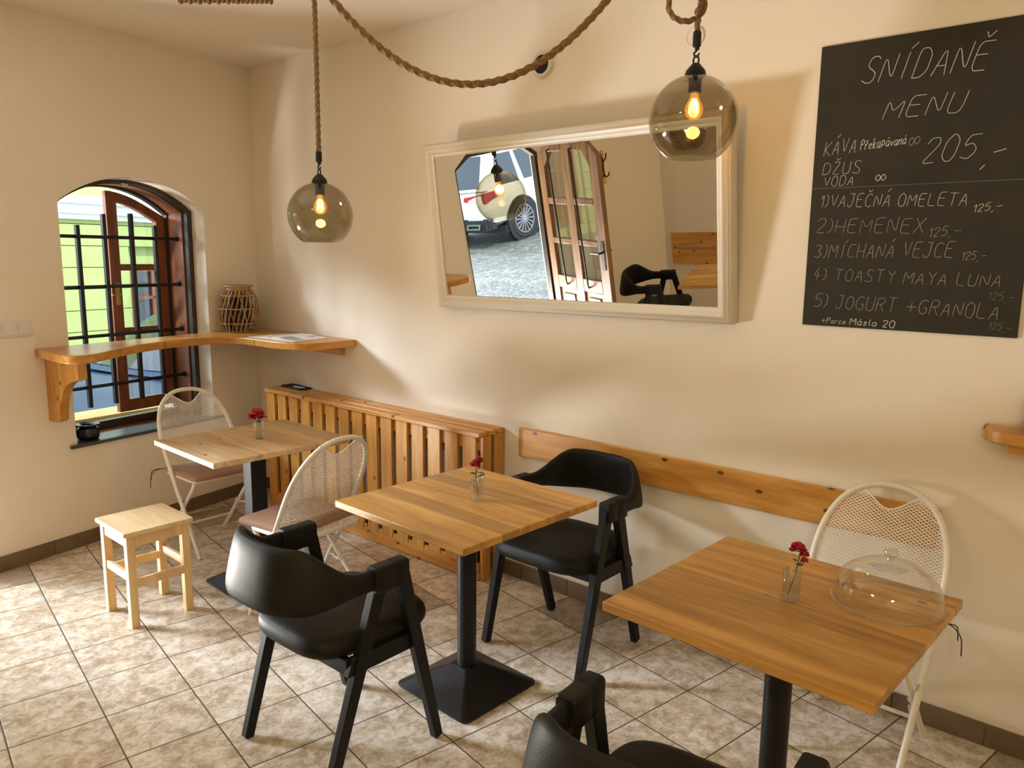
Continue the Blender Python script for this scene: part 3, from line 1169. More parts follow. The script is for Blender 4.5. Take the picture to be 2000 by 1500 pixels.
def glyph(ch):
    acc = None
    if ch in ACC:
        ch, acc = ACC[ch]
    g = G[ch]
    st = [[(int(q[i], 16), int(q[i + 1], 16)) for i in range(0, len(q), 2)] for q in g.split('/')]
    if acc:
        st.append([(int(acc[i], 16), int(acc[i + 1], 16)) for i in range(0, len(acc), 2)])
    w = max(p_[0] for s_ in st for p_ in s_)
    return st, w


def write(text, x0, z0, x1, z1, h, m, r=.0016, slant=.16, seed=0):
    rnd = random.Random(seed + len(text))
    gl, pos = [], 0
    for ch in text:
        if ch == ' ':
            pos += 4.5
            if gl:
                gl[-1] = gl[-1][:3] + (True,)
            continue
        st, w = glyph(ch)
        gl.append((pos, st, ch == ',', ',' in text))
        pos += w + 2.3
    pos -= 2.3
    sx = (x1 - x0 - slant * h) / pos
    mb = MB()
    for p0, st, dropc, flush in gl:
        dz, sc = rnd.uniform(-.02, .02) * h, rnd.uniform(.94, 1.06)
        for s_ in st:
            pts = []
            for a, b in s_:
                if dropc:
                    b = b * 1.6 - 2.6
                xx = (p0 + a) * sx + slant * b / 9 * h + rnd.uniform(-.012, .012) * h
                pts.append(Vector((x0 + xx, 0, lerp(z0, z1, (p0 + a) / pos) + b / 9 * h * sc + dz)))
            if len(pts) > 2:
                for _ in range(2):
                    q = [pts[0]]
                    for i in range(len(pts) - 1):
                        q += [pts[i].lerp(pts[i + 1], .18), pts[i].lerp(pts[i + 1], .82)]
                    q.append(pts[-1])
                    pts = q
            pts = [Vector((q.x - 3.786, -.0083, q.z - 1.418)) for q in pts]
            mb.tube(pts, r, 5)
        if flush:          # a part for each word, and for each figure of a price
            mb.build('lettering', m, cb, smooth=0)
            mb = MB()
    if mb.v:
        mb.build('lettering', m, cb, smooth=0)


TX = {'SNIDANE': (3.929, 2.268, 4.330, 2.261, .088), 'MENU': (4.011, 2.141, 4.270, 2.138, .064), 'KAVA': (3.820, 2.031, 3.936, 2.035, .051), 'Prek': (3.946, 2.042, 4.095, 2.051, .034), 'inf1': (4.102, 2.046, 4.142, 2.052, .050), '205': (4.145, 1.984, 4.320, 1.989, .080), 'comma': (4.326, 1.970, 4.398, 1.985, .06), 'DZUS': (3.820, 1.966, 3.954, 1.964, .042), 'VODA': (3.826, 1.923, 3.935, 1.924, .034), 'inf2': (4.004, 1.935, 4.043, 1.936, .042), 'l1': (3.820, 1.850, 4.300, 1.841, .043), 'p1': (4.316, 1.818, 4.400, 1.827, .025), 'l2': (3.812, 1.758, 4.180, 1.754, .052), 'p2': (4.191, 1.738, 4.290, 1.748, .032), 'l3': (3.812, 1.666, 4.275, 1.672, .050), 'p3': (4.296, 1.664, 4.370, 1.668, .027), 'l4': (3.814, 1.587, 4.420, 1.579, .042), 'p4': (4.386, 1.537, 4.460, 1.536, .026), 'l5': (3.824, 1.487, 4.424, 1.475, .049), 'p5': (4.396, 1.442, 4.460, 1.438, .024), 'por': (3.856, 1.429, 3.945, 1.429, .020), 'mas': (3.958, 1.429, 4.112, 1.426, .024)}
write('SNÍDANĚ', *TX['SNIDANE'], M['chalk'], .0014, .28)
write('MENU', *TX['MENU'], M['chalk'], .0012, .34)
write('KÁVA', *TX['KAVA'], M['chalk'], .0009)
write('Překapávaná', *TX['Prek'], M['pen'], .0010, .1)
write('8', *TX['inf1'], M['chalk_mid'], .0011, .1)
write('205', *TX['205'], M['chalk'], .0011, .3)
write(',-', *TX['comma'], M['chalk'], .0014, .2)
write('DŽUS', *TX['DZUS'], M['chalk'], .0009)
write('VODA', *TX['VODA'], M['chalk'], .0009)
write('8', *TX['inf2'], M['chalk'], .0013, .1)
write('1)VAJEČNÁ OMELETA', *TX['l1'], M['chalk'], .0009)
write('125,-', *TX['p1'], M['chalk'], .0009)
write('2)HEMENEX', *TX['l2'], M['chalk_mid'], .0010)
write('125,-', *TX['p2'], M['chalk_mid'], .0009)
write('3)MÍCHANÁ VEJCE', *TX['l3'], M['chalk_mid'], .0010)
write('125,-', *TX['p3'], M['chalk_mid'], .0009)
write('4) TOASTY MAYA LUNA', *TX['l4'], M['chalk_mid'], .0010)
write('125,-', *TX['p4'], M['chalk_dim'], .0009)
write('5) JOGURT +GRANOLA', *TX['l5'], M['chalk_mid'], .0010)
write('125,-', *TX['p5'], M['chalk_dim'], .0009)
write('+Porce', *TX['por'], M['chalk'], .0009)
write('Másla 20', *TX['mas'], M['pen'], .0011)
mb = MB()
mb.box((.004, -.0092, .498), (.688, -.0078, .4995))
mb.build('seam', M['chalk_dim'], cb)

# ---------------- vent, blank cover plate
vn = thing('wall_vent', 'round black vent with white rim high on the back wall', 'vent', (2.507, 0, 2.533))
Mx = Matrix.Rotation(R(90), 4, 'X')
mb = MB()
mb.lathe([(.042, 0), (.058, 0), (.058, .018), (.052, .024), (.042, .020)], 36, Mx, closed=True)
mb.build('rim', M['white_plastic'], vn)
mb = MB()
mb.lathe([(0, .016), (.03, .020), (.043, .016), (.043, 0), (0, 0)], 36, Mx)
mb.build('grille', M['black_metal'], vn)
mb = MB()
mb.lathe([(0, 0), (.040, 0), (.040, .004), (.036, .006), (.034, .004), (0, .004)], 36, Mx)
o = mb.build('cover_plate', M['plaster'])
o.location = (3.276, -.0005, 2.53)
tag(o, 'round blank cover plate painted like the back wall', 'cover plate')

# ---------------- small shelf at the edge of the picture
sh = thing('wall_shelf', 'small varnished pine shelf with rounded corner below the chalkboard', 'shelf', (0, 0, 0))
mb = MB()
mb.prism([(4.415, -.001), (4.418, -.05), (4.432, -.085), (4.46, -.112), (4.50, -.125), (5.15, -.125), (5.15, -.001)], lambda u, v, d: Vector((u, v, d)), 1.087, 1.13)
mb.build('shelf_board', M['pine_x'], sh, bevel=.006)
mb = MB()
mb.box((4.50, -.10, 1.06), (5.12, -.001, 1.087))
mb.build('wall_cleat', M['pine_x'], sh)
wp = thing('woven_basket', 'small woven twig basket standing on the shelf below the chalkboard', 'basket', (4.585, -.062, 1.13))
mb = MB()
for i in range(9):
    z = .008 + i * .012
    rr = .046 + .004 * math.sin(i * 1.1)
    for ph in (0, 1):
        mb.tube([((rr + .004 * math.cos(9 * 2 * PI * k / 40 + PI * (i + ph))) * math.cos(2 * PI * k / 40), (rr + .004 * math.cos(9 * 2 * PI * k / 40 + PI * (i + ph))) * math.sin(2 * PI * k / 40), z) for k in range(40)], .005, 6, closed=True)
mb.lathe([(0, 0), (.044, 0), (.044, .006), (0, .006)], 24)
mb.build('weave', M['rattan'], wp)

# ------------------------------------------------------------------ pendants and ropes
RG = .149


def rope_pts(pts, step=.006):
    pts = [Vector(p) for p in pts]
    out = [pts[0]]
    for a, b in zip(pts, pts[1:]):
        n = max(1, int((b - a).length / step))
        out += [a.lerp(b, k / n) for k in range(1, n + 1)]
    return out


def rope(mb, pts, r):
    mb.tube(rope_pts(pts), r, 12, lobes=3, twist=2 * PI / (r * 9))


def make_pendant(label, loc, rope_path, power, rr=.0105):
    pd = thing('pendant_lamp', label, 'pendant lamp', loc, 0, 'smoked glass globe pendants')
    prof = []
    a0, a1 = math.asin(.028 / RG), PI - math.acos(.83)
    for k in range(33):
        a = lerp(a0, a1, k / 32)
        prof.append((RG * math.sin(a), RG * math.cos(a)))
    inner = [(r * (1 - .0022 / RG), z * (1 - .0022 / RG)) for r, z in prof][::-1]
    inner[0] = (inner[0][0], prof[-1][1])
    MB().lathe(prof + inner, 56, closed=True).build('globe_shade', M['smoke'], pd, smooth=60)
    mb = MB()
    mb.lathe([(0, RG + .035), (.012, RG + .035), (.02, RG + .026), (.032, RG + .012), (.036, RG - .001), (.036, RG - .006), (.026, RG - .008), (.0215, RG - .02), (.0215, RG - .058), (.018, RG - .062), (0, RG - .062)], 28)
    mb.build('lamp_holder', M['black_metal'], pd)
    zb = RG - .06
    bp = [(.013, zb), (.014, zb - .012), (.022, zb - .028), (.030, zb - .045), (.031, zb - .056), (.026, zb - .073), (.014, zb - .084), (0, zb - .086)]
    bulb = MB().lathe(bp, 28).build('bulb', M['amber'], pd, smooth=60)
    mb = MB()
    for k in range(4):
        a = PI / 2 * k + .4
        mb.tube([(.006 * math.cos(a), .006 * math.sin(a), zb - .018), (.011 * math.cos(a), .011 * math.sin(a), zb - .062)], .0022, 6)
    mb.build('filament', M['filament'], bulb)
    mb = MB()
    mb.tube([(.010 * math.cos(2 * PI * k / 16), 0, RG + .045 + .014 * math.sin(2 * PI * k / 16)) for k in range(16)], .0032, 8, closed=True)
    mb.tube(spline([(.003, 0, RG + .084), (.0, .0, RG + .076), (-.009, 0, RG + .067), (.0, 0, RG + .055), (.011, 0, RG + .066)]), .0034, 8)
    mb.tube([(.002, 0, RG + .078), (.002, 0, RG + .095)], .008, 10)
    mb.build('hook', M['black_metal'], pd)
    mb = MB()
    mb.lathe([(0, RG + .088), (.0125, RG + .088), (.014, RG + .092), (.014, RG + .132), (.0125, RG + .136), (0, RG + .136)], 20)
    mb.build('rope_sleeve', M['black_metal'], pd)
    mb = MB()
    rope(mb, [Vector(q) for q in rope_path], rr)
    mb.build('rope', M['rope'], pd)
    ld_ = bpy.data.lights.new('bulb_light', 'POINT')
    ld_.energy, ld_.color, ld_.shadow_soft_size = power, (1.0, .76, .42), .025
    lo = bpy.data.objects.new('bulb_light', ld_)
    C.objects.link(lo)
    lo.parent = pd
    lo.location = (0, 0, zb - .045)
    return pd


g1 = Vector((1.795, -.746, 1.838))
g2 = Vector((3.542, -.479, 2.120))
g3 = Vector((1.65, -3.35, 1.86))
make_pendant('smoked glass globe lamp hanging plumb in the corner near the window', g1, [(0, 0, RG + .13), (-.02, .015, RG + .5), (-.035, .025, CEIL - g1.z)], 6, .011)
# this one hangs from a rope looped over itself
loop_c = Vector((-.040, -.016, .372))
lp = []
up = [(0, 0, RG + .13), (-.004, .006, .31), (-.004, .012, .335)]
for k in range(0, 15):
    a = R(-35 + 400 * k / 14)
    lp.append((loop_c.x + .047 * math.cos(a) * 1.0, loop_c.y + .03 * math.cos(a) - .014 + .028 * k / 14, loop_c.z + .050 * math.sin(a)))
path2 = spline(up + lp + [(.002, .02, .48), (-.01, .02, CEIL - g2.z)], 5)
make_pendant('smoked glass globe lamp on a looped rope before the mirror', g2, path2, 3.5, .0092)
make_pendant('smoked glass globe lamp deeper in the room, seen reflected in the mirror', g3, [(0, 0, RG + .13), (0, 0, CEIL - g3.z)], 2, .011)

A = Vector((2.78, -1.376, 0))
dr = Vector((.75834, .65186, 0))
pts = []
for k in range(41):
    t = lerp(-.2833, 1.107, k / 40)
    q = A + dr * t
    q.z = 1.38409 * t * t - 1.14024 * t + 2.42591
    pts.append(q)
mb = MB()
mb.tube(rope_pts(pts), .0108, 12, lobes=3, twist=2 * PI / .10)
o = mb.build('rope_swag', M['rope'])
tag(o, 'thick jute rope sagging in a bow below the ceiling', 'rope')

co = thing('rope_coil', 'rope wound tightly round a bar under the ceiling above the corner', 'rope coil', (1.33, -.845, 2.845))
mb = MB()
a = Vector((1.10, -1.04, 2.848)) - co.location
b = Vector((1.47, -.735, 2.848)) - co.location
mb.tube([a, b], .010, 8)
mb.build('bar', M['black_metal'], co)
mb = MB()
ax = (b - a).normalized()
sd = ax.cross(Vector((0, 0, 1)))
n = 20
pts = []
for k in range(n * 14 + 1):
    t = k / (n * 14)
    th = 2 * PI * n * t
    rr = .019 + .003 * math.sin(t * 60)
    pts.append(a.lerp(b, .03 + .94 * t) + (sd * math.cos(th) + Vector((0, 0, 1)) * math.sin(th)) * rr)
mb.tube(pts, .0105, 8)
mb.build('rope', M['rope'], co)

# ceiling lamps of the bar side, out of the picture but lighting the room
for x, y, e, lb in ((5.9, -3.9, 38, 'round frosted ceiling lamp of the bar side in the far corner'), (3.3, -3.7, 11, 'round frosted ceiling lamp of the bar side near the far wall')):
    cl = thing('ceiling_lamp', lb, 'ceiling lamp', (x, y, CEIL), 0, 'ceiling lamps of the bar side')
    mb = MB()
    mb.lathe([(0, 0), (.19, 0), (.19, -.03), (0, -.03)], 36)
    mb.build('base', M['white_plastic'], cl)
    mb = MB()
    mb.lathe([(.18, -.031), (.17, -.05), (.12, -.07), (0, -.078)], 36)
    mb.build('diffuser', emit('frosted_diffuser', (1, .78, .52), 3.0), cl)
    dl = bpy.data.lights.new('ceiling_lamp_light', 'AREA')
    dl.shape, dl.size, dl.energy, dl.color = 'DISK', .34, e, (1.0, .78, .40)
    lo = bpy.data.objects.new('ceiling_lamp_light', dl)
    C.objects.link(lo)
    lo.parent = cl
    lo.location = (0, 0, -.085)

# ------------------------------------------------------------------ tables


def make_table(label, loc, rz, w, d, top, square=False):
    t = thing('cafe_table', label, 'table', loc, rz, 'square cafe tables')
    mb = MB()
    mb.box((-w / 2, -d / 2, .724), (w / 2, d / 2, .75))
    mb.build('table_top', top, t, bevel=.0025)
    mb = MB()
    mb.box((-.15, -.15, .712), (.15, .15, .7235))
    if square:
        mb.box((-.042, -.042, .07), (.042, .042, .7125))
        mb.build('column', M['black_metal'], t, bevel=.006)
    else:
        mb.lathe([(0, .07), (.037, .07), (.037, .7125), (0, .7125)], 32)
        mb.build('column', M['black_metal'], t)
    mb = MB()
    rws = []
    for h, z, r in ((.193, 0, .03), (.198, .004, .03), (.198, .011, .03), (.192, .015, .028), (.052, .088, .012), (.046, .092, .01)):
        rws.append([Vector((x, y, z)) for x, y in rrect(-h, -h, h, h, r, 4)])
    mb.grid(rws, cu=True, cap=True)
    mb.build('base', M['black_metal'], t, smooth=25)
    return t


make_table('square oak cafe table before the radiator cover, between two black armchairs', (2.908, -.92, 0), R(-2.3), .70, .70, M['oak'])
make_table('square oak cafe table carrying the glass cake dome', (4.144, -.967, 0), R(-2.3), .70, .70, M['oak'])
make_table('pale oak cafe table between two white folding chairs below the window', (1.44, -.928, 0), R(-2.3), .62, .72, M['oak_pale'], True)
make_table('oak cafe table below the far wall boards, seen in the mirror', (2.05, -3.14, 0), R(-15), .70, .70, M['oak'])

# ---------------- vases and roses


def make_vase(label, loc):
    v = thing('bud_vase', label, 'vase', loc, random.uniform(0, 6), 'bud vases on the tables')
    MB().lathe([(0, 0), (.0225, 0), (.0245, .003), (.0245, .086), (.0235, .087), (.0225, .086), (.022, .014), (0, .012)], 32).build('glass', M['clear_thick'], v, smooth=50)
    MB().lathe([(0, .0125), (.0215, .0145), (.0215, .035), (0, .035)], 28).build('water', M['water'], v, smooth=50)
    return v


def bloom(mb, c, r, n, seed):
    rnd = random.Random(seed)
    for k in range(n):
        t = k / n
        az = k * 2.399
        el = lerp(1.35, -.35, t)
        w = r * lerp(.45, .8, t)
        dirv = Vector((math.cos(az) * math.cos(el), math.sin(az) * math.cos(el), math.sin(el)))
        base = c + dirv * r * .25
        side = dirv.cross(Vector((0, 0, 1)))
        side = side.normalized() if side.length > .01 else Vector((1, 0, 0))
        upv = side.cross(dirv)
        rws = []
        for i in range(4):
            a = i / 3
            row = []
            for j in range(5):
                b = j / 2 - 1
                p_ = base + dirv * (r * .8 * a) + side * (b * w * (.35 + .65 * math.sin(PI * (.15 + .7 * a)))) + upv * (r * .35 * (a * a - .25 * b * b) + rnd.uniform(-.05, .05) * r)
                row.append(p_)
            rws.append(row)
        mb.grid(rws)


def make_rose(label, loc, tip, blooms, leaves, seed):
    rs = thing('rose', label, 'flower', loc, 0, 'red roses in the bud vases')
    tip = Vector(tip)
    mid = Vector((tip.x * .35, tip.y * .35, tip.z * .5))
    mb = MB()
    st = spline([(-tip.x * .5, -tip.y * .5, .016), mid, tip], 8)
    mb.tube(st, .0016, 6)
    for b, r in blooms[1:]:
        mb.tube(spline([mid.lerp(tip, .6), mid.lerp(Vector(b), .7), b]), .0011, 6)
    mb.build('stem', M['leaf'], rs)
    for i, (b, r) in enumerate(blooms):
        mb = MB()
        bloom(mb, Vector(b), r, 18, seed + i)
        mb.build('blossom', M['petal'], rs, smooth=80, solid=.0006)
    for i, (q, dx, dy, dz, L) in enumerate(leaves):
        q = Vector(q)
        dv = Vector((dx, dy, dz)).normalized()
        sd = dv.cross(Vector((.2, .1, 1))).normalized()
        mb = MB()
        rws = []
        for k in range(7):
            t = k / 6
            w = L * .30 * math.sin(PI * t) ** .8 + .0003
            cc = q + dv * L * t + Vector((0, 0, -.25 * L * t * t))
            rws.append([cc - sd * w + Vector((0, 0, .1 * w)), cc, cc + sd * w + Vector((0, 0, .1 * w))])
        mb.grid(rws)
        mb.build('leaf', M['leaf'], rs, smooth=60, solid=.0005)
    return rs


v1, v2, v3 = (1.457, -.905, .7505), (2.933, -.89, .7505), (4.155, -.952, .7505)
make_vase('small glass bud vase on the pale table below the window', v1)
make_vase('small glass bud vase on the table between the black armchairs', v2)
make_vase('small glass bud vase on the table with the cake dome', v3)
make_rose('full crimson carnation head in the vase on the pale table', v1, (-.008, .004, .10), [((-.010, -.004, .108), .040)], [((.0, 0, .1), .9, .5, .5, .055), ((.0, 0, .09), .7, -.3, .1, .03)], 3)
make_rose('two dark red rosebuds with leaves in the vase between the armchairs', v2, (-.006, -.004, .125), [((-.008, -.006, .135), .019), ((.002, .004, .150), .017)], [((-.002, -.002, .09), .8, .6, .5, .036), ((-.002, -.002, .10), -.5, -.6, .4, .03), ((-.002, -.002, .075), -.8, -.5, -.1, .034), ((-.002, -.002, .105), .7, .3, .2, .032)], 11)
make_rose('tall thin spray of red blooms in the vase beside the cake dome', v3, (.012, .010, .125), [((.008, .007, .142), .020), ((.022, .018, .128), .012), ((.024, .016, .112), .009)], [((.004, .004, .10), .8, .4, .3, .022), ((.006, .005, .11), -.5, .5, .2, .018)], 23)

# ---------------- glass dome
dm = thing('cake_dome', 'clear glass cake dome with round knob on the oak table', 'cake dome', (4.355, -.79, .7505))
prof = []
for k in range(25):
    a = R(90 * k / 24)
    prof.append((.138 * math.sin(a) ** .9 if k else 0, .006 + .112 * math.cos(a) ** .85))
prof.append((.140, 0))
inner = [(max(0, r - .0025), z - .0025 if k < 20 else z) for k, (r, z) in enumerate(prof)][::-1]
inner[0] = (.1365, 0)
MB().lathe(prof + inner, 64).build('dome', M['clear'], dm, smooth=60)
MB().lathe([(0, .118), (.010, .118), (.009, .126), (.017, .132), (.020, .140), (.017, .149), (0, .152)], 28).build('knob', M['clear_thick'], dm, smooth=60)
MB().lathe([(.1365, 0), (.1425, 0), (.1425, .004), (.1365, .004)], 64, closed=True).build('rim', M['clear_thick'], dm, smooth=60)

# ------------------------------------------------------------------ stool
stl = thing('stool', 'small raw pine stool standing alone on the tiles', 'stool', (1.345, -1.445, 0), R(-1))
mb = MB()
mb.prism(rrect(-.163, -.158, .163, .158, .014), lambda u, v, d: Vector((u, v, d)), .43, .45)
mb.build('seat', M['stool'], stl, bevel=.005, seg=3)
for sx in (-1, 1):
    for sy in (-1, 1):
        mb = MB()
        mb.beam((sx * .128, sy * .124, 0), (sx * .128, sy * .124, .4295), .036, .036, w2=.036, h2=.036)
        mb.build('leg', M['stool_z'], stl, bevel=.003)
for sy in (-1, 1):
    for z, h in ((.40, .05), (.235, .038)):
        mb = MB()
        mb.box((-.111, sy * .128 - .009, z - h / 2), (.111, sy * .128 + .009, z + h / 2))
        mb.build('rail', M['stool'], stl, bevel=.002)
for sx in (-1, 1):
    for z, h in ((.40, .05), (.205, .038)):
        mb = MB()
        mb.box((sx * .132 - .009, -.107, z - h / 2), (sx * .132 + .009, .107, z + h / 2))
        mb.build('rail', M['stool_z'], stl, bevel=.002)

# ------------------------------------------------------------------ black armchairs


def make_armchair(label, loc, rz):
    ch = thing('armchair', label, 'chair', loc, rz, 'black leather armchairs')
    for sx in (-1, 1):
        mb = MB()
        mb.beam((sx * .249, .222, .006), (sx * .250, .062, .672), .030, .034, (1, 0, 0), .034, .050)
        mb.lathe([(0, 0), (.010, 0), (.010, .008), (0, .008)], 12, Matrix.Translation((sx * .249, .220, 0)))
        mb.build('leg', M['black_wood'], ch, bevel=.003)
        mb = MB()
        mb.beam((sx * .232, -.222, .006), (sx * .247, -.022, .645), .030, .034, (1, 0, 0), .034, .048)
        mb.lathe([(0, 0), (.010, 0), (.010, .008), (0, .008)], 12, Matrix.Translation((sx * .232, -.221, 0)))
        mb.build('leg', M['black_wood'], ch, bevel=.003)
        mb = MB()
        mb.hexa([Vector(q) for q in ((sx * .226, -.150, .375), (sx * .250, -.150, .375), (sx * .250, .145, .375), (sx * .226, .145, .375), (sx * .226, -.128, .432), (sx * .250, -.128, .432), (sx * .250, .128, .432), (sx * .226, .128, .432))])
        mb.build('side_rail', M['black_wood'], ch, bevel=.003)
        mb = MB()
        rws = []
        for y, k in ((-.052, .90), (-.048, 1.0), (.02, 1.0), (.022, .97), (.026, .97), (.028, 1.0), (.078, 1.0), (.083, .9)):
            rws.append([Vector((sx * .249 + a * k, y, .663 + b * k)) for a, b in rrect(-.027, -.043, .027, .043, .012, 3)])
        mb.grid(rws, cu=True, cap=True)
        mb.build('arm_wrap', M['leather'], ch)
    for y in (-.13, .10):
        mb = MB()
        mb.box((-.232, y - .012, .372), (.232, y + .012, .425))
        mb.build('seat_rail', M['black_wood'], ch, bevel=.003)
    # seat cushion
    base = []
    for k in range(48):
        a = 2 * PI * k / 48
        c_, s_ = math.cos(a), math.sin(a)
        x_, y_ = abs(c_) ** .5 * (1 if c_ > 0 else -1), abs(s_) ** .5 * (1 if s_ > 0 else -1)
        base.append((x_ * (.232 + .020 * y_), y_ * .238 + .012))
    rws = []
    for sc, z in ((.90, .418), (.965, .424), (.995, .438), (1.0, .452), (.985, .470), (.94, .484), (.84, .492), (.6, .494), (.3, .492)):
        rws.append([Vector((x_ * sc, .012 + (y_ - .012) * sc, z - .008 * (1 - sc) + .006 * math.exp(-((y_ - .25) / .1) ** 2))) for x_, y_ in base])
    mb = MB().grid(rws, cu=True, cap=True)
    mb.build('seat', M['leather'], ch, smooth=60)
    # backrest band
    path = []
    for k in range(5):
        path.append((.250, lerp(.055, -.05, k / 5), 0))
    for k in range(33):
        th = PI * k / 32
        c_, s_ = math.cos(th), math.sin(th)
        path.append((.250 * abs(c_) ** .72 * (1 if c_ >= 0 else -1), -.05 - .262 * s_ ** .85, s_))
    for k in range(5):
        path.append((-.250, lerp(-.05, .055, (k + 1) / 5), 0))
    rws = []
    for i, (x_, y_, s_) in enumerate(path):
        a, b = path[max(0, i - 1)], path[min(len(path) - 1, i + 1)]
        t = Vector((b[0] - a[0], b[1] - a[1], 0)).normalized()
        nrm = Vector((t.y, -t.x, 0))
        w2 = smoothstep((s_ - .12) / .75)
        zt, zb = .698 + .100 * w2, .630 - .030 * w2
        th = .015 + .003 * w2
        zc, hz = (zt + zb) / 2, (zt - zb) / 2
        sec = []
        for k in range(16):
            q = 2 * PI * k / 16
            cq, sq = math.cos(q), math.sin(q)
            lx = th * abs(cq) ** .8 * (1 if cq >= 0 else -1)
            lz = hz * abs(sq) ** .6 * (1 if sq >= 0 else -1)
            sec.append(Vector((x_, y_, zc + lz)) + nrm * (lx + .022 * w2 * lz / max(hz, .01)))
        rws.append(sec)
    MB().grid(rws, cu=True, cap=True).build('backrest', M['leather'], ch, smooth=60)
    return ch


a1 = make_armchair('black leather armchair with its back to the stool, facing the middle table', (2.812, -1.452, 0), R(0))
copy_tree(a1, (2.985, -.40, 0), R(180), 'black leather armchair against the back wall beside the pine board')
copy_tree(a1, (4.185, -1.61, 0), R(4), 'black leather armchair cut off by the bottom edge of the photo')
copy_tree(a1, (1.40, -3.12, 0), R(-104), 'black leather armchair beside the open door, seen in the mirror')

# ------------------------------------------------------------------ white folding chairs


def lattice(mb, inside, x0, x1, z0, z1, sp, slope, wd, fn):
    ds = math.hypot(1, slope)
    for sg in (1, -1):
        c0 = min(z0 - sg * slope * x0, z0 - sg * slope * x1, z1 - sg * slope * x0, z1 - sg * slope * x1)
        c1 = max(z0 - sg * slope * x0, z0 - sg * slope * x1, z1 - sg * slope * x0, z1 - sg * slope * x1)
        c = c0
        while c < c1:
            run = None
            n = 120
            for k in range(n + 2):
                x_ = x0 + (x1 - x0) * k / n
                ok = k <= n and inside(x_, c + sg * slope * x_)
                if ok and run is None:
                    run = x_
                if not ok and run is not None:
                    e = x0 + (x1 - x0) * (k - 1) / n
                    if e - run > .002:
                        h = wd * ds / 2
                        q = []
                        for d in (-.0008, .0008):
                            for a, b in ((run, -h), (e, -h), (e, h), (run, h)):
                                q.append(fn(a, c + sg * slope * a + b, d))
                        mb.hexa(q)
                    run = None
            c += sp


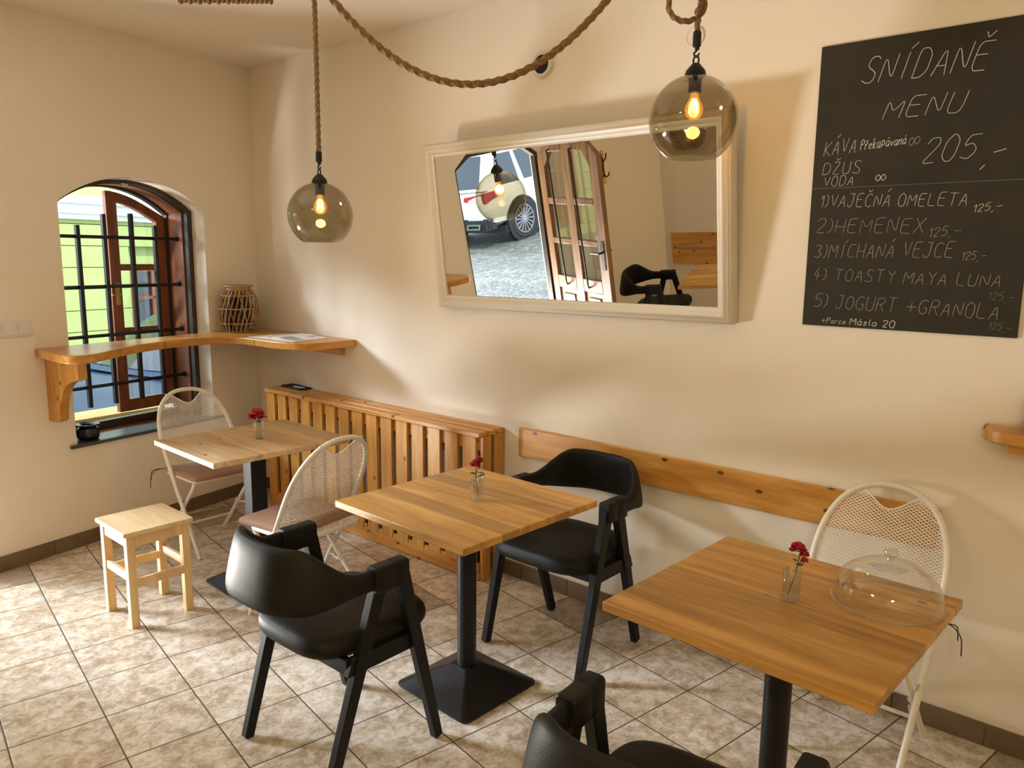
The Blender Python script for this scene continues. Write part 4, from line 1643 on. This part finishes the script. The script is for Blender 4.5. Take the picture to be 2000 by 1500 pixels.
def make_folding_chair(label, loc, rz):
    ch = thing('folding_chair', label, 'chair', loc, rz, 'white folding chairs')
    yz = lambda z: .205 - .515 * z
    zs, rise, hw = .59, .282, .215
    sup = lambda c_: math.copysign(abs(c_) ** .84, c_)
    right = [(.190, yz(0), .004), (.200, yz(.2), .2), (.211, yz(.42), .42)]
    arc = [(hw * sup(math.cos(PI * k / 32)), yz(zs + rise * sup(math.sin(PI * k / 32))), zs + rise * sup(math.sin(PI * k / 32))) for k in range(33)]
    left = [(-x_, y_, z_) for x_, y_, z_ in right[::-1]]
    mb = MB()
    mb.tube(right + arc + left, .0112, 12)
    mb.build('back_frame', M['white_metal'], ch)
    for sx in (-1, 1):
        mb = MB()
        mb.tube([(sx * .176, .165, .425), (sx * .176, .13, .375), (sx * .182, -.205, .004)], .0105, 12)
        mb.build('leg', M['white_metal'], ch)
        mb = MB()
        mb.tube([(sx * .170, .001, .207), (sx * .206, .103, .207)], .005, 8)
        mb.tube([(sx * .165, -.005, .226), (sx * .165, -.025, .210)], .006, 8)
        mb.tube([(sx * .213, -.02, .425), (sx * .19, -.02, .425)], .006, 8)
        mb.build('pivot', M['white_metal'], ch)
    mb = MB()
    mb.tube([(-.181, -.125, .10), (.181, -.125, .10)], .0075, 10)
    mb.build('cross_bar', M['white_metal'], ch)
    mb = MB()
    mb.tube([(x_, y_, .432) for x_, y_ in rrect(-.186, -.150, .186, .190, .05, 6)], .0105, 10, closed=True)
    mb.build('seat_frame', M['white_metal'], ch)
    mb = MB()
    lattice(mb, lambda x_, y_: abs(x_) < .182 and -.146 < y_ < .186, -.182, .182, -.146, .186, .014, .6, .0028, lambda a, b, d: Vector((a, b, .437 + d)))
    mb.build('seat_mesh', M['white_metal'], ch, smooth=0)

    def arch_in(x_, z_):
        if abs(x_) > hw - .006:
            return False
        return z_ < zs + rise * max(0, 1 - abs(x_ / (hw - .004)) ** 2.381) ** .42 - .006

    def handle(x_):
        return .795 + .062 * smoothstep(abs(x_) / .12) ** 1.0

    bot = lambda x_: .492 - .012 * math.cos(PI * x_ / .42)
    fb = lambda a, b, d: Vector((a, yz(b) + d, b))
    mb = MB()
    lattice(mb, lambda x_, z_: arch_in(x_, z_) and z_ > bot(x_) and (z_ < handle(x_) or abs(x_) > .122), -.209, .209, .47, .872, .0105, .58, .0027, fb)
    mb.build('back_mesh', M['white_metal'], ch, smooth=0)
    mb = MB()
    mb.tube([fb(x_, bot(x_), 0) for x_ in [-.209 + .418 * k / 12 for k in range(13)]], .0032, 8)
    mb.build('lower_wire', M['white_metal'], ch)
    mb = MB()
    mb.tube([fb(x_, handle(x_), 0) for x_ in [-.122 + .244 * k / 16 for k in range(17)]], .0034, 8)
    mb.build('handle_wire', M['white_metal'], ch)
    return ch


def make_cushion(label, loc, rz):
    cu_ = thing('seat_cushion', label, 'cushion', loc, rz, 'brown seat cushions')
    rws = []
    for h, z in ((-.006, .0), (0, .005), (0, .018), (-.006, .024), (-.03, .027), (-.1, .028)):
        rws.append([Vector((x_, y_, z)) for x_, y_ in rrect(-.198 - h, -.178 - h, .198 + h, .182 + h, .02, 4)])
    MB().grid(rws, cu=True, cap=True).build('pad', M['cushion'], cu_, smooth=40)
    for sx in (-1, 1):
        mb = MB()
        mb.tube(spline([(sx * .19, -.165, .012), (sx * .222, -.165, .018), (sx * .235, -.19, .012), (sx * .215, -.20, .006)]), .0028, 6)
        mb.tube(spline([(sx * .228, -.19, .010), (sx * .250, -.18, .004), (sx * .270, -.185, -.03), (sx * .275, -.18, -.085)]), .0022, 6)
        mb.tube(spline([(sx * .228, -.19, .010), (sx * .25, -.21, .0), (sx * .255, -.215, -.05)]), .0022, 6)
        mb.build('tie', M['tie'], cu_)
    return cu_


f1 = make_folding_chair('white mesh folding chair below the arched window', (.745, -.80, 0), R(-90))
k1 = make_cushion('brown square cushion on the folding chair below the window', (.775, -.80, .4385), R(-90))
copy_tree(f1, (1.93, -.955, 0), R(95), 'white mesh folding chair with its back to the slatted radiator cover and middle table')
copy_tree(k1, (1.845, -.957, .4385), R(98), 'brown square cushion lying askew on the folding chair beside the middle table')
copy_tree(f1, (4.165, -.292, 0), R(180), 'white mesh folding chair against the back wall behind the cake dome')
copy_tree(k1, (4.165, -.305, .4385), R(180), 'brown square cushion half hidden under the table with the cake dome')
